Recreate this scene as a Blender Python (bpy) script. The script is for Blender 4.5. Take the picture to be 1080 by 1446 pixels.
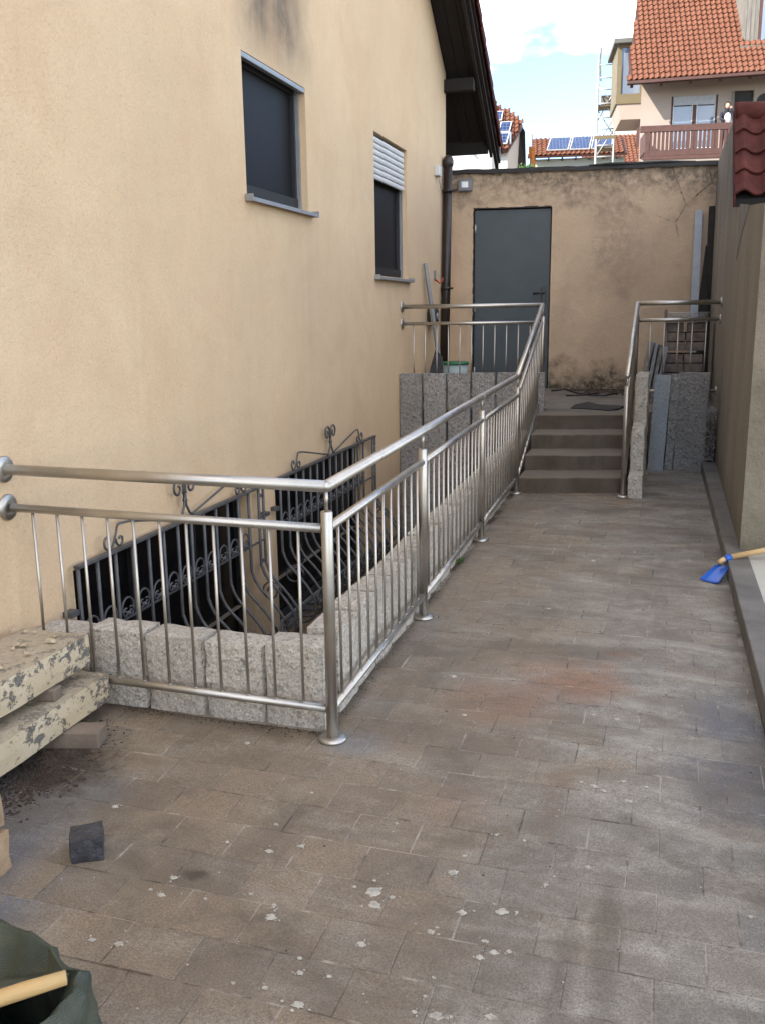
import bpy, bmesh, math, random
from mathutils import Vector, Matrix, noise
random.seed(7)
PI = math.pi
for o in list(bpy.data.objects): bpy.data.objects.remove(o)
scn = bpy.context.scene
C = scn.collection

# ------------------------------------------------------------------ camera
F, PIT, YAW, ROL = 1294.0, math.radians(12.35), math.radians(16.96), math.radians(-0.78)
fwd = Vector((0, math.cos(PIT), -math.sin(PIT))); up = Vector((0, math.sin(PIT), math.cos(PIT))); rt = Vector((1, 0, 0))
r2 = math.cos(ROL)*rt + math.sin(ROL)*up
u2 = -math.sin(ROL)*rt + math.cos(ROL)*up
MZ = Matrix.Rotation(YAW, 3, 'Z')
r2, u2, fwd = MZ @ r2, MZ @ u2, MZ @ fwd
cam = bpy.data.cameras.new('camera'); cam_o = bpy.data.objects.new('camera', cam); C.objects.link(cam_o)
M3 = Matrix((r2, u2, -fwd)).transposed()
cam_o.matrix_world = Matrix.Translation((0, 0, 1.62)) @ M3.to_4x4()
cam.sensor_fit = 'HORIZONTAL'; cam.sensor_width = 36.0; cam.lens = F/1080*36.0
cam.clip_start = 0.05; cam.clip_end = 2000
scn.camera = cam_o

# ------------------------------------------------------------------ sky, sun, exposure
EXPOSURE = 2.45
SKY = 0.085
world = bpy.data.worlds.new('World'); scn.world = world; world.use_nodes = True
wn = world.node_tree; wn.nodes.clear()
def wnode(t, **k):
    n = wn.nodes.new(t)
    for a, b in k.items(): setattr(n, a, b)
    return n
sun_dir = Vector((-1.0, -1.0, 0.76)).normalized()        # towards the sun
wo = wnode('ShaderNodeOutputWorld'); wb = wnode('ShaderNodeBackground')
sky = wnode('ShaderNodeTexSky', sky_type='NISHITA', sun_disc=False)
sky.sun_elevation = math.asin(sun_dir.z); sky.sun_rotation = math.atan2(sun_dir.x, sun_dir.y)
sky.air_density = 1.0; sky.dust_density = 0.0; sky.ozone_density = 3.0; sky.altitude = 1500
tc = wnode('ShaderNodeTexCoord'); mp = wnode('ShaderNodeMapping'); mp.inputs['Scale'].default_value = (1.0, 1.0, 2.2)
mp.inputs['Location'].default_value = (4.1, 3.3, 2.0)
cn = wnode('ShaderNodeTexNoise'); cn.inputs['Scale'].default_value = 2.3; cn.inputs['Detail'].default_value = 9; cn.inputs['Roughness'].default_value = 0.55
cr = wnode('ShaderNodeValToRGB'); cr.color_ramp.elements[0].position = 0.46; cr.color_ramp.elements[1].position = 0.64
mx = wnode('ShaderNodeMix', data_type='RGBA'); mx.inputs['B'].default_value = (11.5, 10.4, 9.0, 1)
wn.links.new(tc.outputs['Generated'], mp.inputs['Vector']); wn.links.new(mp.outputs[0], cn.inputs['Vector'])
wn.links.new(cn.outputs['Fac'], cr.inputs[0]); wn.links.new(cr.outputs[0], mx.inputs['Factor'])
wn.links.new(sky.outputs[0], mx.inputs['A']); wn.links.new(mx.outputs['Result'], wb.inputs[0])
wb.inputs[1].default_value = SKY
wn.links.new(wb.outputs[0], wo.inputs[0])
sun = bpy.data.lights.new('sun', 'SUN'); sun.energy = 2.0; sun.angle = math.radians(0.5); sun.color = (1.0, 0.94, 0.85)
sun_o = bpy.data.objects.new('sun', sun); C.objects.link(sun_o)
sun_o.rotation_euler = (-sun_dir).to_track_quat('-Z', 'Y').to_euler()
scn.view_settings.view_transform = 'Standard'; scn.view_settings.look = 'None'
scn.view_settings.exposure = EXPOSURE; scn.view_settings.gamma = 1.0; scn.view_settings.use_curve_mapping = False

# ------------------------------------------------------------------ material helper
class NT:
    def __init__(s, name):
        s.m = bpy.data.materials.new(name); s.m.use_nodes = True
        s.t = s.m.node_tree; s.b = s.t.nodes['Principled BSDF']; s.o = s.t.nodes['Material Output']
    def n(s, t, ins=None, **k):
        x = s.t.nodes.new(t)
        for a, b in k.items(): setattr(x, a, b)
        for a, b in (ins or {}).items():
            if isinstance(b, bpy.types.NodeSocket): s.t.links.new(b, x.inputs[a])
            else: x.inputs[a].default_value = b
        return x
    def pos(s): return s.n('ShaderNodeNewGeometry').outputs['Position']
    def obj(s): return s.n('ShaderNodeTexCoord').outputs['Object']
    def map(s, v, scale=(1,1,1), loc=(0,0,0), rot=(0,0,0)):
        return s.n('ShaderNodeMapping', {'Vector': v, 'Scale': scale, 'Location': loc, 'Rotation': rot}).outputs[0]
    def noise(s, v, sc, det=4, rough=0.55, dist=0.0):
        return s.n('ShaderNodeTexNoise', {'Vector': v, 'Scale': sc, 'Detail': det, 'Roughness': rough, 'Distortion': dist}).outputs['Fac']
    def ramp(s, f, lo, hi, a=0.0, b=1.0):
        return s.n('ShaderNodeMapRange', {'Value': f, 'From Min': lo, 'From Max': hi, 'To Min': a, 'To Max': b}, clamp=True).outputs[0]
    def math(s, op, a, b=0.0, c=0.0):
        return s.n('ShaderNodeMath', {0: a, 1: b, 2: c}, operation=op).outputs[0]
    def mix(s, f, a, b, mode='MIX'):
        x = s.t.nodes.new('ShaderNodeMix'); x.data_type = 'RGBA'; x.blend_type = mode
        for k, v in (('Factor', f), ('A', a), ('B', b)):
            if k != 'Factor' and isinstance(v, tuple) and len(v) == 3: v = v + (1,)
            if isinstance(v, bpy.types.NodeSocket): s.t.links.new(v, x.inputs[k])
            else: x.inputs[k].default_value = v
        return x.outputs['Result']
    def bump(s, h, dist, strength=1.0, normal=None):
        d = {'Height': h, 'Distance': dist, 'Strength': strength}
        if normal is not None: d['Normal'] = normal
        return s.n('ShaderNodeBump', d).outputs[0]
    def set(s, **k):
        names = {'col': 'Base Color', 'rough': 'Roughness', 'metal': 'Metallic', 'normal': 'Normal', 'spec': 'Specular IOR Level', 'coat': 'Coat Weight', 'aniso': 'Anisotropic'}
        for a, v in k.items():
            i = s.b.inputs[names[a]]
            if isinstance(v, tuple) and len(v) == 3: v = v + (1,)
            if isinstance(v, bpy.types.NodeSocket): s.t.links.new(v, i)
            else: i.default_value = v
        return s.m
    def xyz(s, v):
        return s.n('ShaderNodeSeparateXYZ', {0: v}).outputs
def box_mask(t, val, lo, hi, soft):
    a = t.ramp(val, lo-soft, lo+soft); b = t.ramp(val, hi-soft, hi+soft, 1, 0)
    return t.math('MULTIPLY', a, b)
MAT = {}
def simple(name, col, rough=0.6, metal=0.0, var=0.25, sc=6.0, bump=0.0, bsc=60.0, spec=0.5, stretch=(1,1,1), tint=None):
    t = NT(name); p = t.map(t.obj(), stretch)
    f = t.noise(p, sc, 5)
    d = tuple(c*(1-var) for c in col); l = tuple(min(1, c*(1+var)) for c in col)
    c = t.mix(t.ramp(f, 0.3, 0.7), d, l)
    rnd = t.n('ShaderNodeObjectInfo').outputs['Random']
    c = t.mix(t.math('MULTIPLY', rnd, 0.25), c, tint or tuple(x*0.72 for x in col))
    kw = dict(col=c, rough=rough, metal=metal, spec=spec)
    if bump: kw['normal'] = t.bump(t.noise(p, bsc, 3), bump)
    t.set(**kw); MAT[name] = t.m
    return t.m

# house render: coarse scratched plaster, soot streak above the first window
t = NT('cream_plaster'); p = t.pos()
gr = t.n('ShaderNodeTexVoronoi', {'Vector': t.map(p, (1, 1, 0.7)), 'Scale': 75.0, 'Randomness': 1.0}, feature='F1').outputs['Distance']
worm = t.noise(t.map(p, (1, 1.0, 1.5), rot=(0.5, 0, 0)), 64, 4, 0.6, 0.9); fleck = t.noise(p, 7, 4, 0.6)
wm = t.ramp(worm, 0.56, 0.63)
big = t.noise(p, 0.7, 5, 0.6); mid = t.noise(p, 5, 4)
c = t.mix(t.ramp(big, 0.35, 0.65), (0.68, 0.503, 0.320), (0.76, 0.57, 0.368))
c = t.mix(t.ramp(mid, 0.35, 0.75, 0, 0.25), c, (0.62, 0.46, 0.285))
c = t.mix(t.math('MULTIPLY', t.math('MULTIPLY', t.ramp(worm, 0.63, 0.69), t.ramp(fleck, 0.5, 0.6)), 0.20), c, (0.30, 0.21, 0.12))
X = t.xyz(p)
dn = t.noise(t.map(p, (1, 2.2, 0.45)), 3.0, 6, 0.65)
pn = t.noise(p, 2.0, 3)
ysh = t.math('ADD', X['Y'], t.math('MULTIPLY', t.math('SUBTRACT', pn, 0.5), 0.5))
m = t.math('MULTIPLY', box_mask(t, ysh, 5.62, 6.55, 0.2), t.ramp(X['Z'], 3.12, 3.42))
m = t.math('MULTIPLY', m, t.ramp(dn, 0.22, 0.58, 0.72, 1.0))
c = t.mix(m, c, (0.135, 0.115, 0.095))
# faint rain streaks and grey near far corner and near the ground
stk = t.noise(t.map(p, (1, 6, 0.35)), 2.5, 5, 0.6)
c = t.mix(t.math('MULTIPLY', t.ramp(stk, 0.52, 0.8), 0.13), c, (0.42, 0.34, 0.24))
pt = t.noise(p, 1.6, 6, 0.7, 0.5)
c = t.mix(t.ramp(pt, 0.48, 0.70, 0, 0.50), c, (0.62, 0.415, 0.255))
pt2 = t.noise(t.map(p, (1, 1, 0.8), loc=(3, 8, 1)), 0.9, 7, 0.7, 0.6)
c = t.mix(t.ramp(pt2, 0.5, 0.68, 0, 0.35), c, (0.60, 0.48, 0.325))
und = t.math('MULTIPLY', box_mask(t, X['Z'], 1.2, 2.3, 0.25), t.math('MAXIMUM', box_mask(t, X['Y'], 6.55, 6.68, 0.03), box_mask(t, X['Y'], 9.33, 9.44, 0.03)))
c = t.mix(t.math('MULTIPLY', und, 0.07), c, (0.30, 0.24, 0.17))
gn = t.noise(p, 130, 3, 0.8)
c = t.mix(t.ramp(gn, 0.35, 0.6, 0.22, 0.0), c, (0.40, 0.28, 0.17))
c = t.mix(t.math('MULTIPLY', t.ramp(X['Y'], 9.6, 11.0), 0.3), c, (0.47, 0.40, 0.30))
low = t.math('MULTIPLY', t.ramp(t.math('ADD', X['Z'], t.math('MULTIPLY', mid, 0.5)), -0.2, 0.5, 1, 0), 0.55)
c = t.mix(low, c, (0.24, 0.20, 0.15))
h = t.math('ADD', t.math('MULTIPLY', gr, 0.5), t.math('MULTIPLY', wm, -0.8))
nrm = t.bump(h, 0.0026, 0.6, t.bump(gn, 0.0025, 0.7, t.bump(mid, 0.014, 0.6)))
MAT['cream_plaster'] = t.set(col=c, rough=0.92, spec=0.2, normal=nrm)

# back wall: weathered pinkish plaster with mould at top and foot
t = NT('weathered_plaster'); p = t.pos(); X = t.xyz(p)
big = t.noise(p, 1.1, 6, 0.62); fine = t.noise(p, 14, 6, 0.65); mid = t.noise(p, 3.6, 6, 0.6)
c = t.mix(t.ramp(big, 0.35, 0.65), (0.50, 0.375, 0.26), (0.60, 0.455, 0.315))
c = t.mix(t.ramp(mid, 0.5, 0.72, 0, 0.5), c, (0.36, 0.28, 0.21))
zz = t.math('ADD', X['Z'], t.math('MULTIPLY', t.math('SUBTRACT', mid, 0.5), 0.9))
top = t.math('MULTIPLY', t.ramp(zz, 2.78, 3.2), t.ramp(fine, 0.35, 0.62, 0.15, 0.85))
c = t.mix(top, c, (0.085, 0.075, 0.06))
foot = t.math('MULTIPLY', t.ramp(zz, 0.72, 1.0, 1, 0), t.ramp(fine, 0.3, 0.6, 0.3, 0.95))
c = t.mix(foot, c, (0.06, 0.052, 0.04))
st1 = t.math('MULTIPLY', box_mask(t, t.math('ADD', X['X'], t.math('MULTIPLY', mid, 0.3)), -0.75, -0.2, 0.2), box_mask(t, zz, 1.9, 3.0, 0.2))
c = t.mix(t.math('MULTIPLY', st1, t.ramp(fine, 0.35, 0.6, 0.08, 0.38)), c, (0.22, 0.175, 0.13))
v = t.n('ShaderNodeTexVoronoi', {'Vector': t.map(p, (1.2, 1, 1), loc=(3, 0, 1)), 'Scale': 1.3}, feature='DISTANCE_TO_EDGE').outputs['Distance']
ck = t.math('MULTIPLY', t.ramp(t.math('ADD', v, t.math('MULTIPLY', t.math('SUBTRACT', fine, 0.5), 0.10)), 0.0, 0.010, 1, 0), t.math('MULTIPLY', t.ramp(X['Z'], 2.3, 2.9), t.ramp(X['X'], -0.3, 0.1)))
c = t.mix(t.math('MULTIPLY', ck, 0.85), c, (0.07, 0.055, 0.04))
nrm = t.bump(t.noise(p, 60, 5, 0.7), 0.008, 0.8, t.bump(mid, 0.03, 0.6))
MAT['weathered_plaster'] = t.set(col=c, rough=0.95, spec=0.15, normal=nrm)

# retaining wall: brushed cement with vertical streaks
t = NT('cement_wall'); p = t.pos(); X = t.xyz(p)
stk = t.noise(t.map(p, (1.6, 1.6, 0.28)), 1.6, 7, 0.62); mid = t.noise(p, 3.5, 6, 0.6); fine = t.noise(p, 40, 4, 0.7)
c = t.mix(t.ramp(stk, 0.35, 0.68), (0.19, 0.168, 0.138), (0.27, 0.242, 0.20))
c = t.mix(t.ramp(mid, 0.42, 0.72, 0, 0.55), c, (0.22, 0.20, 0.17))
c = t.mix(t.math('MULTIPLY', t.ramp(X['Y'], 5.94, 6.0, 1, 0), 1.0), c, t.mix(t.ramp(mid, 0.35, 0.65), (0.19, 0.165, 0.12), (0.25, 0.22, 0.165)))
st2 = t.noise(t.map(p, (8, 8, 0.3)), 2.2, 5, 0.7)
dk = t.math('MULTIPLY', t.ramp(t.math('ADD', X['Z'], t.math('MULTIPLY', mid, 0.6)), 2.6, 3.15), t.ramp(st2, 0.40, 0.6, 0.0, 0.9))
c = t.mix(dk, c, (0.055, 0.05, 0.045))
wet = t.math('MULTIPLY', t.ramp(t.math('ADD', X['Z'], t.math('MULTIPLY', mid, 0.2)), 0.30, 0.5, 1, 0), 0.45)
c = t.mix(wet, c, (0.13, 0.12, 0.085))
c = t.mix(t.ramp(t.noise(p, 16, 6, 0.75), 0.5, 0.68, 0, 0.35), c, (0.13, 0.11, 0.085))
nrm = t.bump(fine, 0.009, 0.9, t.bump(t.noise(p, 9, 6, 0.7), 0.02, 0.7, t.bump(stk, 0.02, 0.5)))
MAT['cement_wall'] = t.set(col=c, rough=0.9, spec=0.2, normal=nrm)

# paving
TW, TD, TY0, TX0, TANG = 0.2140, 0.1709, 2.9455, 0.0635, math.radians(-0.6)
def paving_material(name, joint=False):
    t = NT(name); p = t.pos()
    q = t.n('ShaderNodeVectorRotate', {'Vector': p, 'Center': (TX0, TY0, 0), 'Angle': -TANG}, rotation_type='Z_AXIS').outputs[0]
    X = t.xyz(q)
    row = t.math('FLOOR', t.math('DIVIDE', t.math('SUBTRACT', X['Y'], TY0), TD))
    off = t.math('MULTIPLY', t.math('FLOORED_MODULO', row, 2.0), 0.585)
    col = t.math('FLOOR', t.math('SUBTRACT', t.math('DIVIDE', t.math('SUBTRACT', X['X'], TX0), TW), off))
    cell = t.n('ShaderNodeCombineXYZ', {0: col, 1: row, 2: 3.0}).outputs[0]
    wn_ = t.n('ShaderNodeTexWhiteNoise', {'Vector': cell}, noise_dimensions='3D')
    rnd = wn_.outputs['Value']; rc = t.xyz(wn_.outputs['Color'])
    big = t.noise(p, 0.75, 5, 0.6, 0.4); mid = t.noise(p, 2.6, 6, 0.62, 0.6); fine = t.noise(p, 26, 6, 0.7); grit = t.noise(p, 170, 3, 0.8)
    W = t.xyz(p)
    # brown dried mud over grey concrete; more grey towards the right and the far end
    g = t.math('ADD', t.math('MULTIPLY', t.math('SUBTRACT', big, 0.5), 1.7), t.math('MULTIPLY', t.math('SUBTRACT', mid, 0.5), 1.0))
    side = t.math('ADD', t.ramp(W['X'], -0.9, 0.4, -0.5, 0.55), t.ramp(W['Y'], 5.0, 8.5, 0.0, 0.25))
    g = t.math('ADD', t.math('ADD', g, side), t.math('MULTIPLY', t.math('SUBTRACT', rnd, 0.5), 0.38))
    c = t.mix(t.ramp(g, -0.35, 0.35), (0.335, 0.258, 0.175), (0.30, 0.30, 0.272))
    c = t.mix(t.math('MULTIPLY', rc[1], 0.55), c, (0.150, 0.130, 0.110))
    c = t.mix(t.math('MULTIPLY', rc[0], 0.50), c, (0.34, 0.268, 0.195))
    # clean blue-grey stones
    blue = t.math('MULTIPLY', box_mask(t, t.math('ADD', W['Y'], t.math('MULTIPLY', mid, 0.5)), 3.15, 4.1, 0.15), t.ramp(t.math('ADD', W['X'], t.math('MULTIPLY', rnd, 0.25)), 0.24, 0.42))
    bl2 = t.math('MULTIPLY', t.ramp(t.math('ADD', W['X'], t.math('MULTIPLY', t.math('SUBTRACT', rnd, 0.5), 0.22)), -1.66, -1.80), t.ramp(W['Y'], 2.68, 2.5))
    c = t.mix(t.math('MULTIPLY', t.math('MAXIMUM', blue, bl2), 0.85), c, (0.165, 0.18, 0.21))
    # chalky dust drifts
    dz = t.noise(t.map(p, (0.8, 2.2, 1), rot=(0, 0, 0.25)), 1.9, 7, 0.62, 1.2)
    dz2 = t.noise(t.map(p, (1, 1, 1), loc=(7, 3, 0)), 5.5, 7, 0.66, 0.8)
    dust = t.math('MULTIPLY', t.ramp(t.math('ADD', dz, t.math('MULTIPLY', t.math('SUBTRACT', dz2, 0.5), 0.35)), 0.44, 0.66), t.math('ADD', t.ramp(W['X'], -1.1, 0.3, 0.22, 0.72), 0.05))
    c = t.mix(dust, c, (0.53, 0.51, 0.435))
    # rusty patch
    def blob(cx, cy, rx, ry, amt, colr, nz, lo=0.0, hi=1.0):
        dx = t.math('DIVIDE', t.math('SUBTRACT', W['X'], cx), rx); dy = t.math('DIVIDE', t.math('SUBTRACT', W['Y'], cy), ry)
        d = t.math('SQRT', t.math('ADD', t.math('MULTIPLY', dx, dx), t.math('MULTIPLY', dy, dy)))
        d = t.math('ADD', d, t.math('MULTIPLY', t.math('SUBTRACT', nz, 0.5), 1.7))
        return t.math('MULTIPLY', t.ramp(d, 0.4, 1.15, 1, 0), amt)
    c = t.mix(blob(-0.33, 3.86, 0.27, 0.25, 0.62, None, mid), c, (0.33, 0.14, 0.07))
    c = t.mix(blob(-0.55, 3.62, 0.27, 0.25, 0.55, None, mid), c, (0.32, 0.17, 0.10))
    c = t.mix(blob(-0.62, 2.75, 0.16, 0.14, 0.28, None, mid), c, (0.34, 0.19, 0.11))
    c = t.mix(blob(-0.28, 2.85, 0.05, 0.25, 0.25, None, mid), c, (0.24, 0.12, 0.07))
    c = t.mix(blob(-0.12, 4.24, 0.10, 0.05, 0.6, None, fine), c, (0.26, 0.13, 0.08))
    c = t.mix(blob(-0.07, 2.20, 0.04, 0.35, 0.5, None, mid), c, (0.10, 0.08, 0.055))
    c = t.mix(blob(-0.17, 1.98, 0.04, 0.3, 0.4, None, mid), c, (0.10, 0.08, 0.06))
    c = t.mix(blob(-1.26, 2.17, 0.05, 0.03, 0.9, None, fine), c, (0.05, 0.035, 0.025))
    c = t.mix(blob(0.42, 2.95, 0.16, 0.10, 0.8, None, mid), c, (0.23, 0.24, 0.26))
    c = t.mix(blob(-1.07, 3.06, 0.16, 0.10, 0.7, None, mid), c, (0.27, 0.275, 0.28))
    c = t.mix(blob(-1.10, 4.40, 0.12, 0.25, 0.5, None, mid), c, (0.22, 0.215, 0.205))
    # dark damp smears
    sm = t.noise(t.map(p, (1, 1.6, 1), loc=(5, 2, 0)), 2.2, 6, 0.65, 0.8)
    c = t.mix(t.ramp(sm, 0.52, 0.72, 0, 0.62), c, (0.115, 0.092, 0.070))
    sm2 = t.noise(t.map(p, (1, 1, 1), loc=(1, 9, 0)), 6.5, 6, 0.68, 0.5)
    c = t.mix(t.ramp(sm2, 0.55, 0.70, 0, 0.45), c, (0.14, 0.112, 0.087))
    sm3 = t.noise(t.map(p, (1, 0.8, 1), loc=(12, 4, 0)), 1.3, 7, 0.6, 0.9)
    c = t.mix(t.ramp(sm3, 0.50, 0.66, 0, 0.50), c, (0.120, 0.098, 0.072))
    c = t.mix(t.ramp(fine, 0.35, 0.75, 0, 0.40), c, (0.125, 0.10, 0.08))
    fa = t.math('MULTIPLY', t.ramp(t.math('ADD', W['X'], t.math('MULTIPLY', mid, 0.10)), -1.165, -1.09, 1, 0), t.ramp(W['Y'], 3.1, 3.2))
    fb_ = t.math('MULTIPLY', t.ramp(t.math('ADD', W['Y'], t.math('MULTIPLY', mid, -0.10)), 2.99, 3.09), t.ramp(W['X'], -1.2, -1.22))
    c = t.mix(t.math('MULTIPLY', t.math('MAXIMUM', fa, fb_), 0.75), c, (0.055, 0.042, 0.030))  # contact shade painted in, along with damp dirt, at the foot of the granite blocks
    c = t.mix(blob(-2.03, 2.62, 0.22, 0.26, 0.9, None, fine), c, (0.035, 0.024, 0.017))
    sp = t.noise(p, 55, 2, 0.5)
    c = t.mix(t.ramp(sp, 0.70, 0.76, 0, 0.35), c, (0.38, 0.34, 0.29))
    c = t.mix(t.ramp(grit, 0.30, 0.62, 0.75, 0.0), c, (0.07, 0.056, 0.042))
    if joint:
        c = t.mix(0.55, c, t.mix(t.ramp(t.noise(p, 2.6, 5, 0.6), 0.44, 0.56), (0.06, 0.048, 0.038), (0.42, 0.38, 0.33)))
    ex = t.math('SUBTRACT', t.math('SUBTRACT', t.math('DIVIDE', t.math('SUBTRACT', X['X'], TX0), TW), off), t.math('ADD', col, 0.5))
    ey = t.math('SUBTRACT', t.math('DIVIDE', t.math('SUBTRACT', X['Y'], TY0), TD), t.math('ADD', row, 0.5))
    edge = t.math('MAXIMUM', t.ramp(t.math('ABSOLUTE', ex), 0.472, 0.497), t.ramp(t.math('ABSOLUTE', ey), 0.465, 0.496))
    en = t.noise(p, 7, 5, 0.7)
    c = t.mix(t.math('MULTIPLY', edge, t.ramp(en, 0.54, 0.68, 0, 0.65)), c, (0.50, 0.45, 0.37))
    c = t.mix(t.math('MULTIPLY', edge, t.ramp(en, 0.47, 0.36, 0.0, 0.8)), c, (0.06, 0.047, 0.035))
    rg = t.ramp(t.math('ADD', sm, t.math('MULTIPLY', fine, 0.3)), 0.45, 0.8, 0.85, 0.58)
    nrm = t.bump(grit, 0.0012, 0.9, t.bump(fine, 0.004, 0.6))
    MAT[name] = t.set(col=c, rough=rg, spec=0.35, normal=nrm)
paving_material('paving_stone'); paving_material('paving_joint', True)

# granite
def granite(name, a, b, dark, sc=1.0, rough=0.85, bmp=0.010, spec=0.4):
    t = NT(name); p = t.pos()
    n1 = t.noise(p, 95*sc, 3, 0.7); n2 = t.noise(p, 45*sc, 4, 0.7, 0.5); n3 = t.noise(p, 4, 5, 0.6)
    c = t.mix(t.ramp(n1, 0.38, 0.62), a, b)
    c = t.mix(t.ramp(n2, 0.55, 0.66, 0, 0.75), c, dark)
    c = t.mix(t.ramp(n3, 0.45, 0.75, 0, 0.45), c, tuple(x*0.8 for x in a))
    rnd = t.n('ShaderNodeObjectInfo').outputs['Random']
    c = t.mix(t.math('MULTIPLY', rnd, 0.35), c, tuple(x*0.8 for x in a))
    v = t.n('ShaderNodeTexVoronoi', {'Vector': p, 'Scale': 34.0*sc}).outputs['Distance']
    nrm = t.bump(n2, bmp, 1.0, t.bump(v, bmp*1.2, 0.6)) if bmp > 0.003 else t.bump(n1, bmp, 0.8)
    MAT[name] = t.set(col=c, rough=rough, spec=spec, normal=nrm)
granite('granite_block', (0.40, 0.36, 0.30), (0.66, 0.62, 0.55), (0.11, 0.10, 0.085))
granite('granite_slab', (0.19, 0.18, 0.17), (0.42, 0.405, 0.385), (0.06, 0.057, 0.053), 0.8, bmp=0.012)
granite('granite_sawn', (0.24, 0.265, 0.285), (0.38, 0.41, 0.43), (0.12, 0.135, 0.15), 1.1, 0.6, 0.0015)

# stainless steel
t = NT('stainless_steel'); p = t.obj()
f = t.noise(t.map(t.pos(), (1, 1, 1)), 7, 5); sc_ = t.noise(t.map(p, (60, 60, 60)), 4, 2)
c = t.mix(t.ramp(f, 0.3, 0.7), (0.45, 0.425, 0.385), (0.56, 0.535, 0.49))
MAT['stainless_steel'] = t.set(col=c, metal=1.0, rough=t.ramp(f, 0.3, 0.7, 0.36, 0.46), normal=t.bump(sc_, 0.0006, 0.3))
simple('wrought_iron', (0.092, 0.094, 0.097), 0.5, 0.2, 0.35, 14, 0.001, 120)
simple('black_plastic', (0.012, 0.010, 0.010), 0.35, 0, 0.3)
simple('dark_brown_metal', (0.022, 0.014, 0.012), 0.4, 0, 0.35, 5)
simple('dark_wood', (0.017, 0.011, 0.009), 0.75, 0, 0.4, 4, 0.003, 40, stretch=(1, 1, 6))
simple('rafter_wood', (0.008, 0.0055, 0.005), 0.8, 0, 0.4, 4, 0.003, 40)
simple('grey_aluminium', (0.30, 0.31, 0.32), 0.45, 0.3, 0.12, 8)
simple('dark_frame', (0.035, 0.037, 0.042), 0.4, 0.1, 0.1, 8)
simple('window_frame', (0.16, 0.165, 0.175), 0.4, 0.1, 0.1, 8)
simple('shutter_white', (0.62, 0.62, 0.60), 0.5, 0, 0.08, 8)
simple('door_grey', (0.050, 0.065, 0.074), 0.5, 0, 0.12, 3, 0.0008, 20)
simple('timber_yellow', (0.55, 0.36, 0.15), 0.6, 0, 0.2, 3, 0.001, 40, stretch=(1, 1, 8))
simple('block_grey', (0.19, 0.150, 0.115), 0.9, 0, 0.25, 9, 0.003, 60)
simple('cobble_basalt', (0.045, 0.045, 0.052), 0.5, 0, 0.5, 30, 0.006, 50)
simple('blue_enamel', (0.012, 0.10, 0.48), 0.35, 0, 0.2, 6)
simple('handle_wood', (0.62, 0.42, 0.20), 0.6, 0, 0.15, 5)
simple('brown_timber_paint', (0.075, 0.031, 0.023), 0.6, 0, 0.2, 5)
simple('sunlit_render_pink', (0.36, 0.295, 0.25), 0.9, 0, 0.06, 1.5)
simple('sunlit_render_white', (0.55, 0.54, 0.51), 0.9, 0, 0.05, 1.5)
simple('render_mint', (0.50, 0.56, 0.50), 0.9, 0, 0.05, 1.5)
simple('olive_cladding', (0.15, 0.118, 0.062), 0.6, 0, 0.1, 2)
simple('flat_roof_metal', (0.12, 0.12, 0.105), 0.6, 0.1, 0.1, 3)
simple('dark_recess', (0.012, 0.011, 0.010), 0.6, 0, 0.2)
simple('grey_boards', (0.17, 0.155, 0.135), 0.85, 0, 0.35, 2.5, 0.004, 30, stretch=(4, 4, 0.5))
simple('scaffold_steel', (0.34, 0.35, 0.34), 0.5, 0.2, 0.2, 10)
simple('galvanised', (0.62, 0.63, 0.62), 0.4, 0.4, 0.12, 10)
simple('bitumen', (0.018, 0.016, 0.016), 0.7, 0, 0.4, 6, 0.006, 30)
simple('black_mat', (0.013, 0.013, 0.014), 0.7, 0, 0.4, 20, 0.004, 80)
simple('curb_concrete', (0.145, 0.135, 0.12), 0.85, 0, 0.3, 5, 0.003, 60)
simple('pale_concrete', (0.45, 0.44, 0.375), 0.9, 0, 0.14, 2.2, 0.002, 60)
simple('brick_brown', (0.19, 0.155, 0.135), 0.9, 0, 0.4, 14, 0.003, 60)
simple('earth', (0.055, 0.038, 0.027), 1.0, 0, 0.5, 18, 0.01, 40)
simple('ground_soil', (0.16, 0.14, 0.11), 1.0, 0, 0.3, 1.0)
simple('sandstone', (0.34, 0.235, 0.14), 0.9, 0, 0.3, 9, 0.006, 40)
simple('plaster_drop', (0.42, 0.39, 0.33), 0.9, 0, 0.3, 60, 0.001, 90)
simple('paint_flake', (0.50, 0.42, 0.29), 0.9, 0, 0.3, 30)
simple('bucket_plastic', (0.35, 0.45, 0.46), 0.5, 0, 0.05)
simple('lid_green', (0.02, 0.13, 0.06), 0.5, 0, 0.1)
simple('red_paint', (0.35, 0.03, 0.015), 0.4, 0, 0.1)
simple('skin', (0.50, 0.30, 0.21), 0.6, 0, 0.05)
simple('cloth_dark', (0.02, 0.02, 0.03), 0.9, 0, 0.1)
simple('cloth_white', (0.65, 0.68, 0.72), 0.9, 0, 0.05)
simple('hair_dark', (0.03, 0.018, 0.012), 0.6, 0, 0.1)
simple('leaf_green', (0.07, 0.14, 0.03), 0.7, 0, 0.4, 20)
simple('flag_cloth', (0.45, 0.16, 0.03), 0.8, 0, 0.4, 8)
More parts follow.
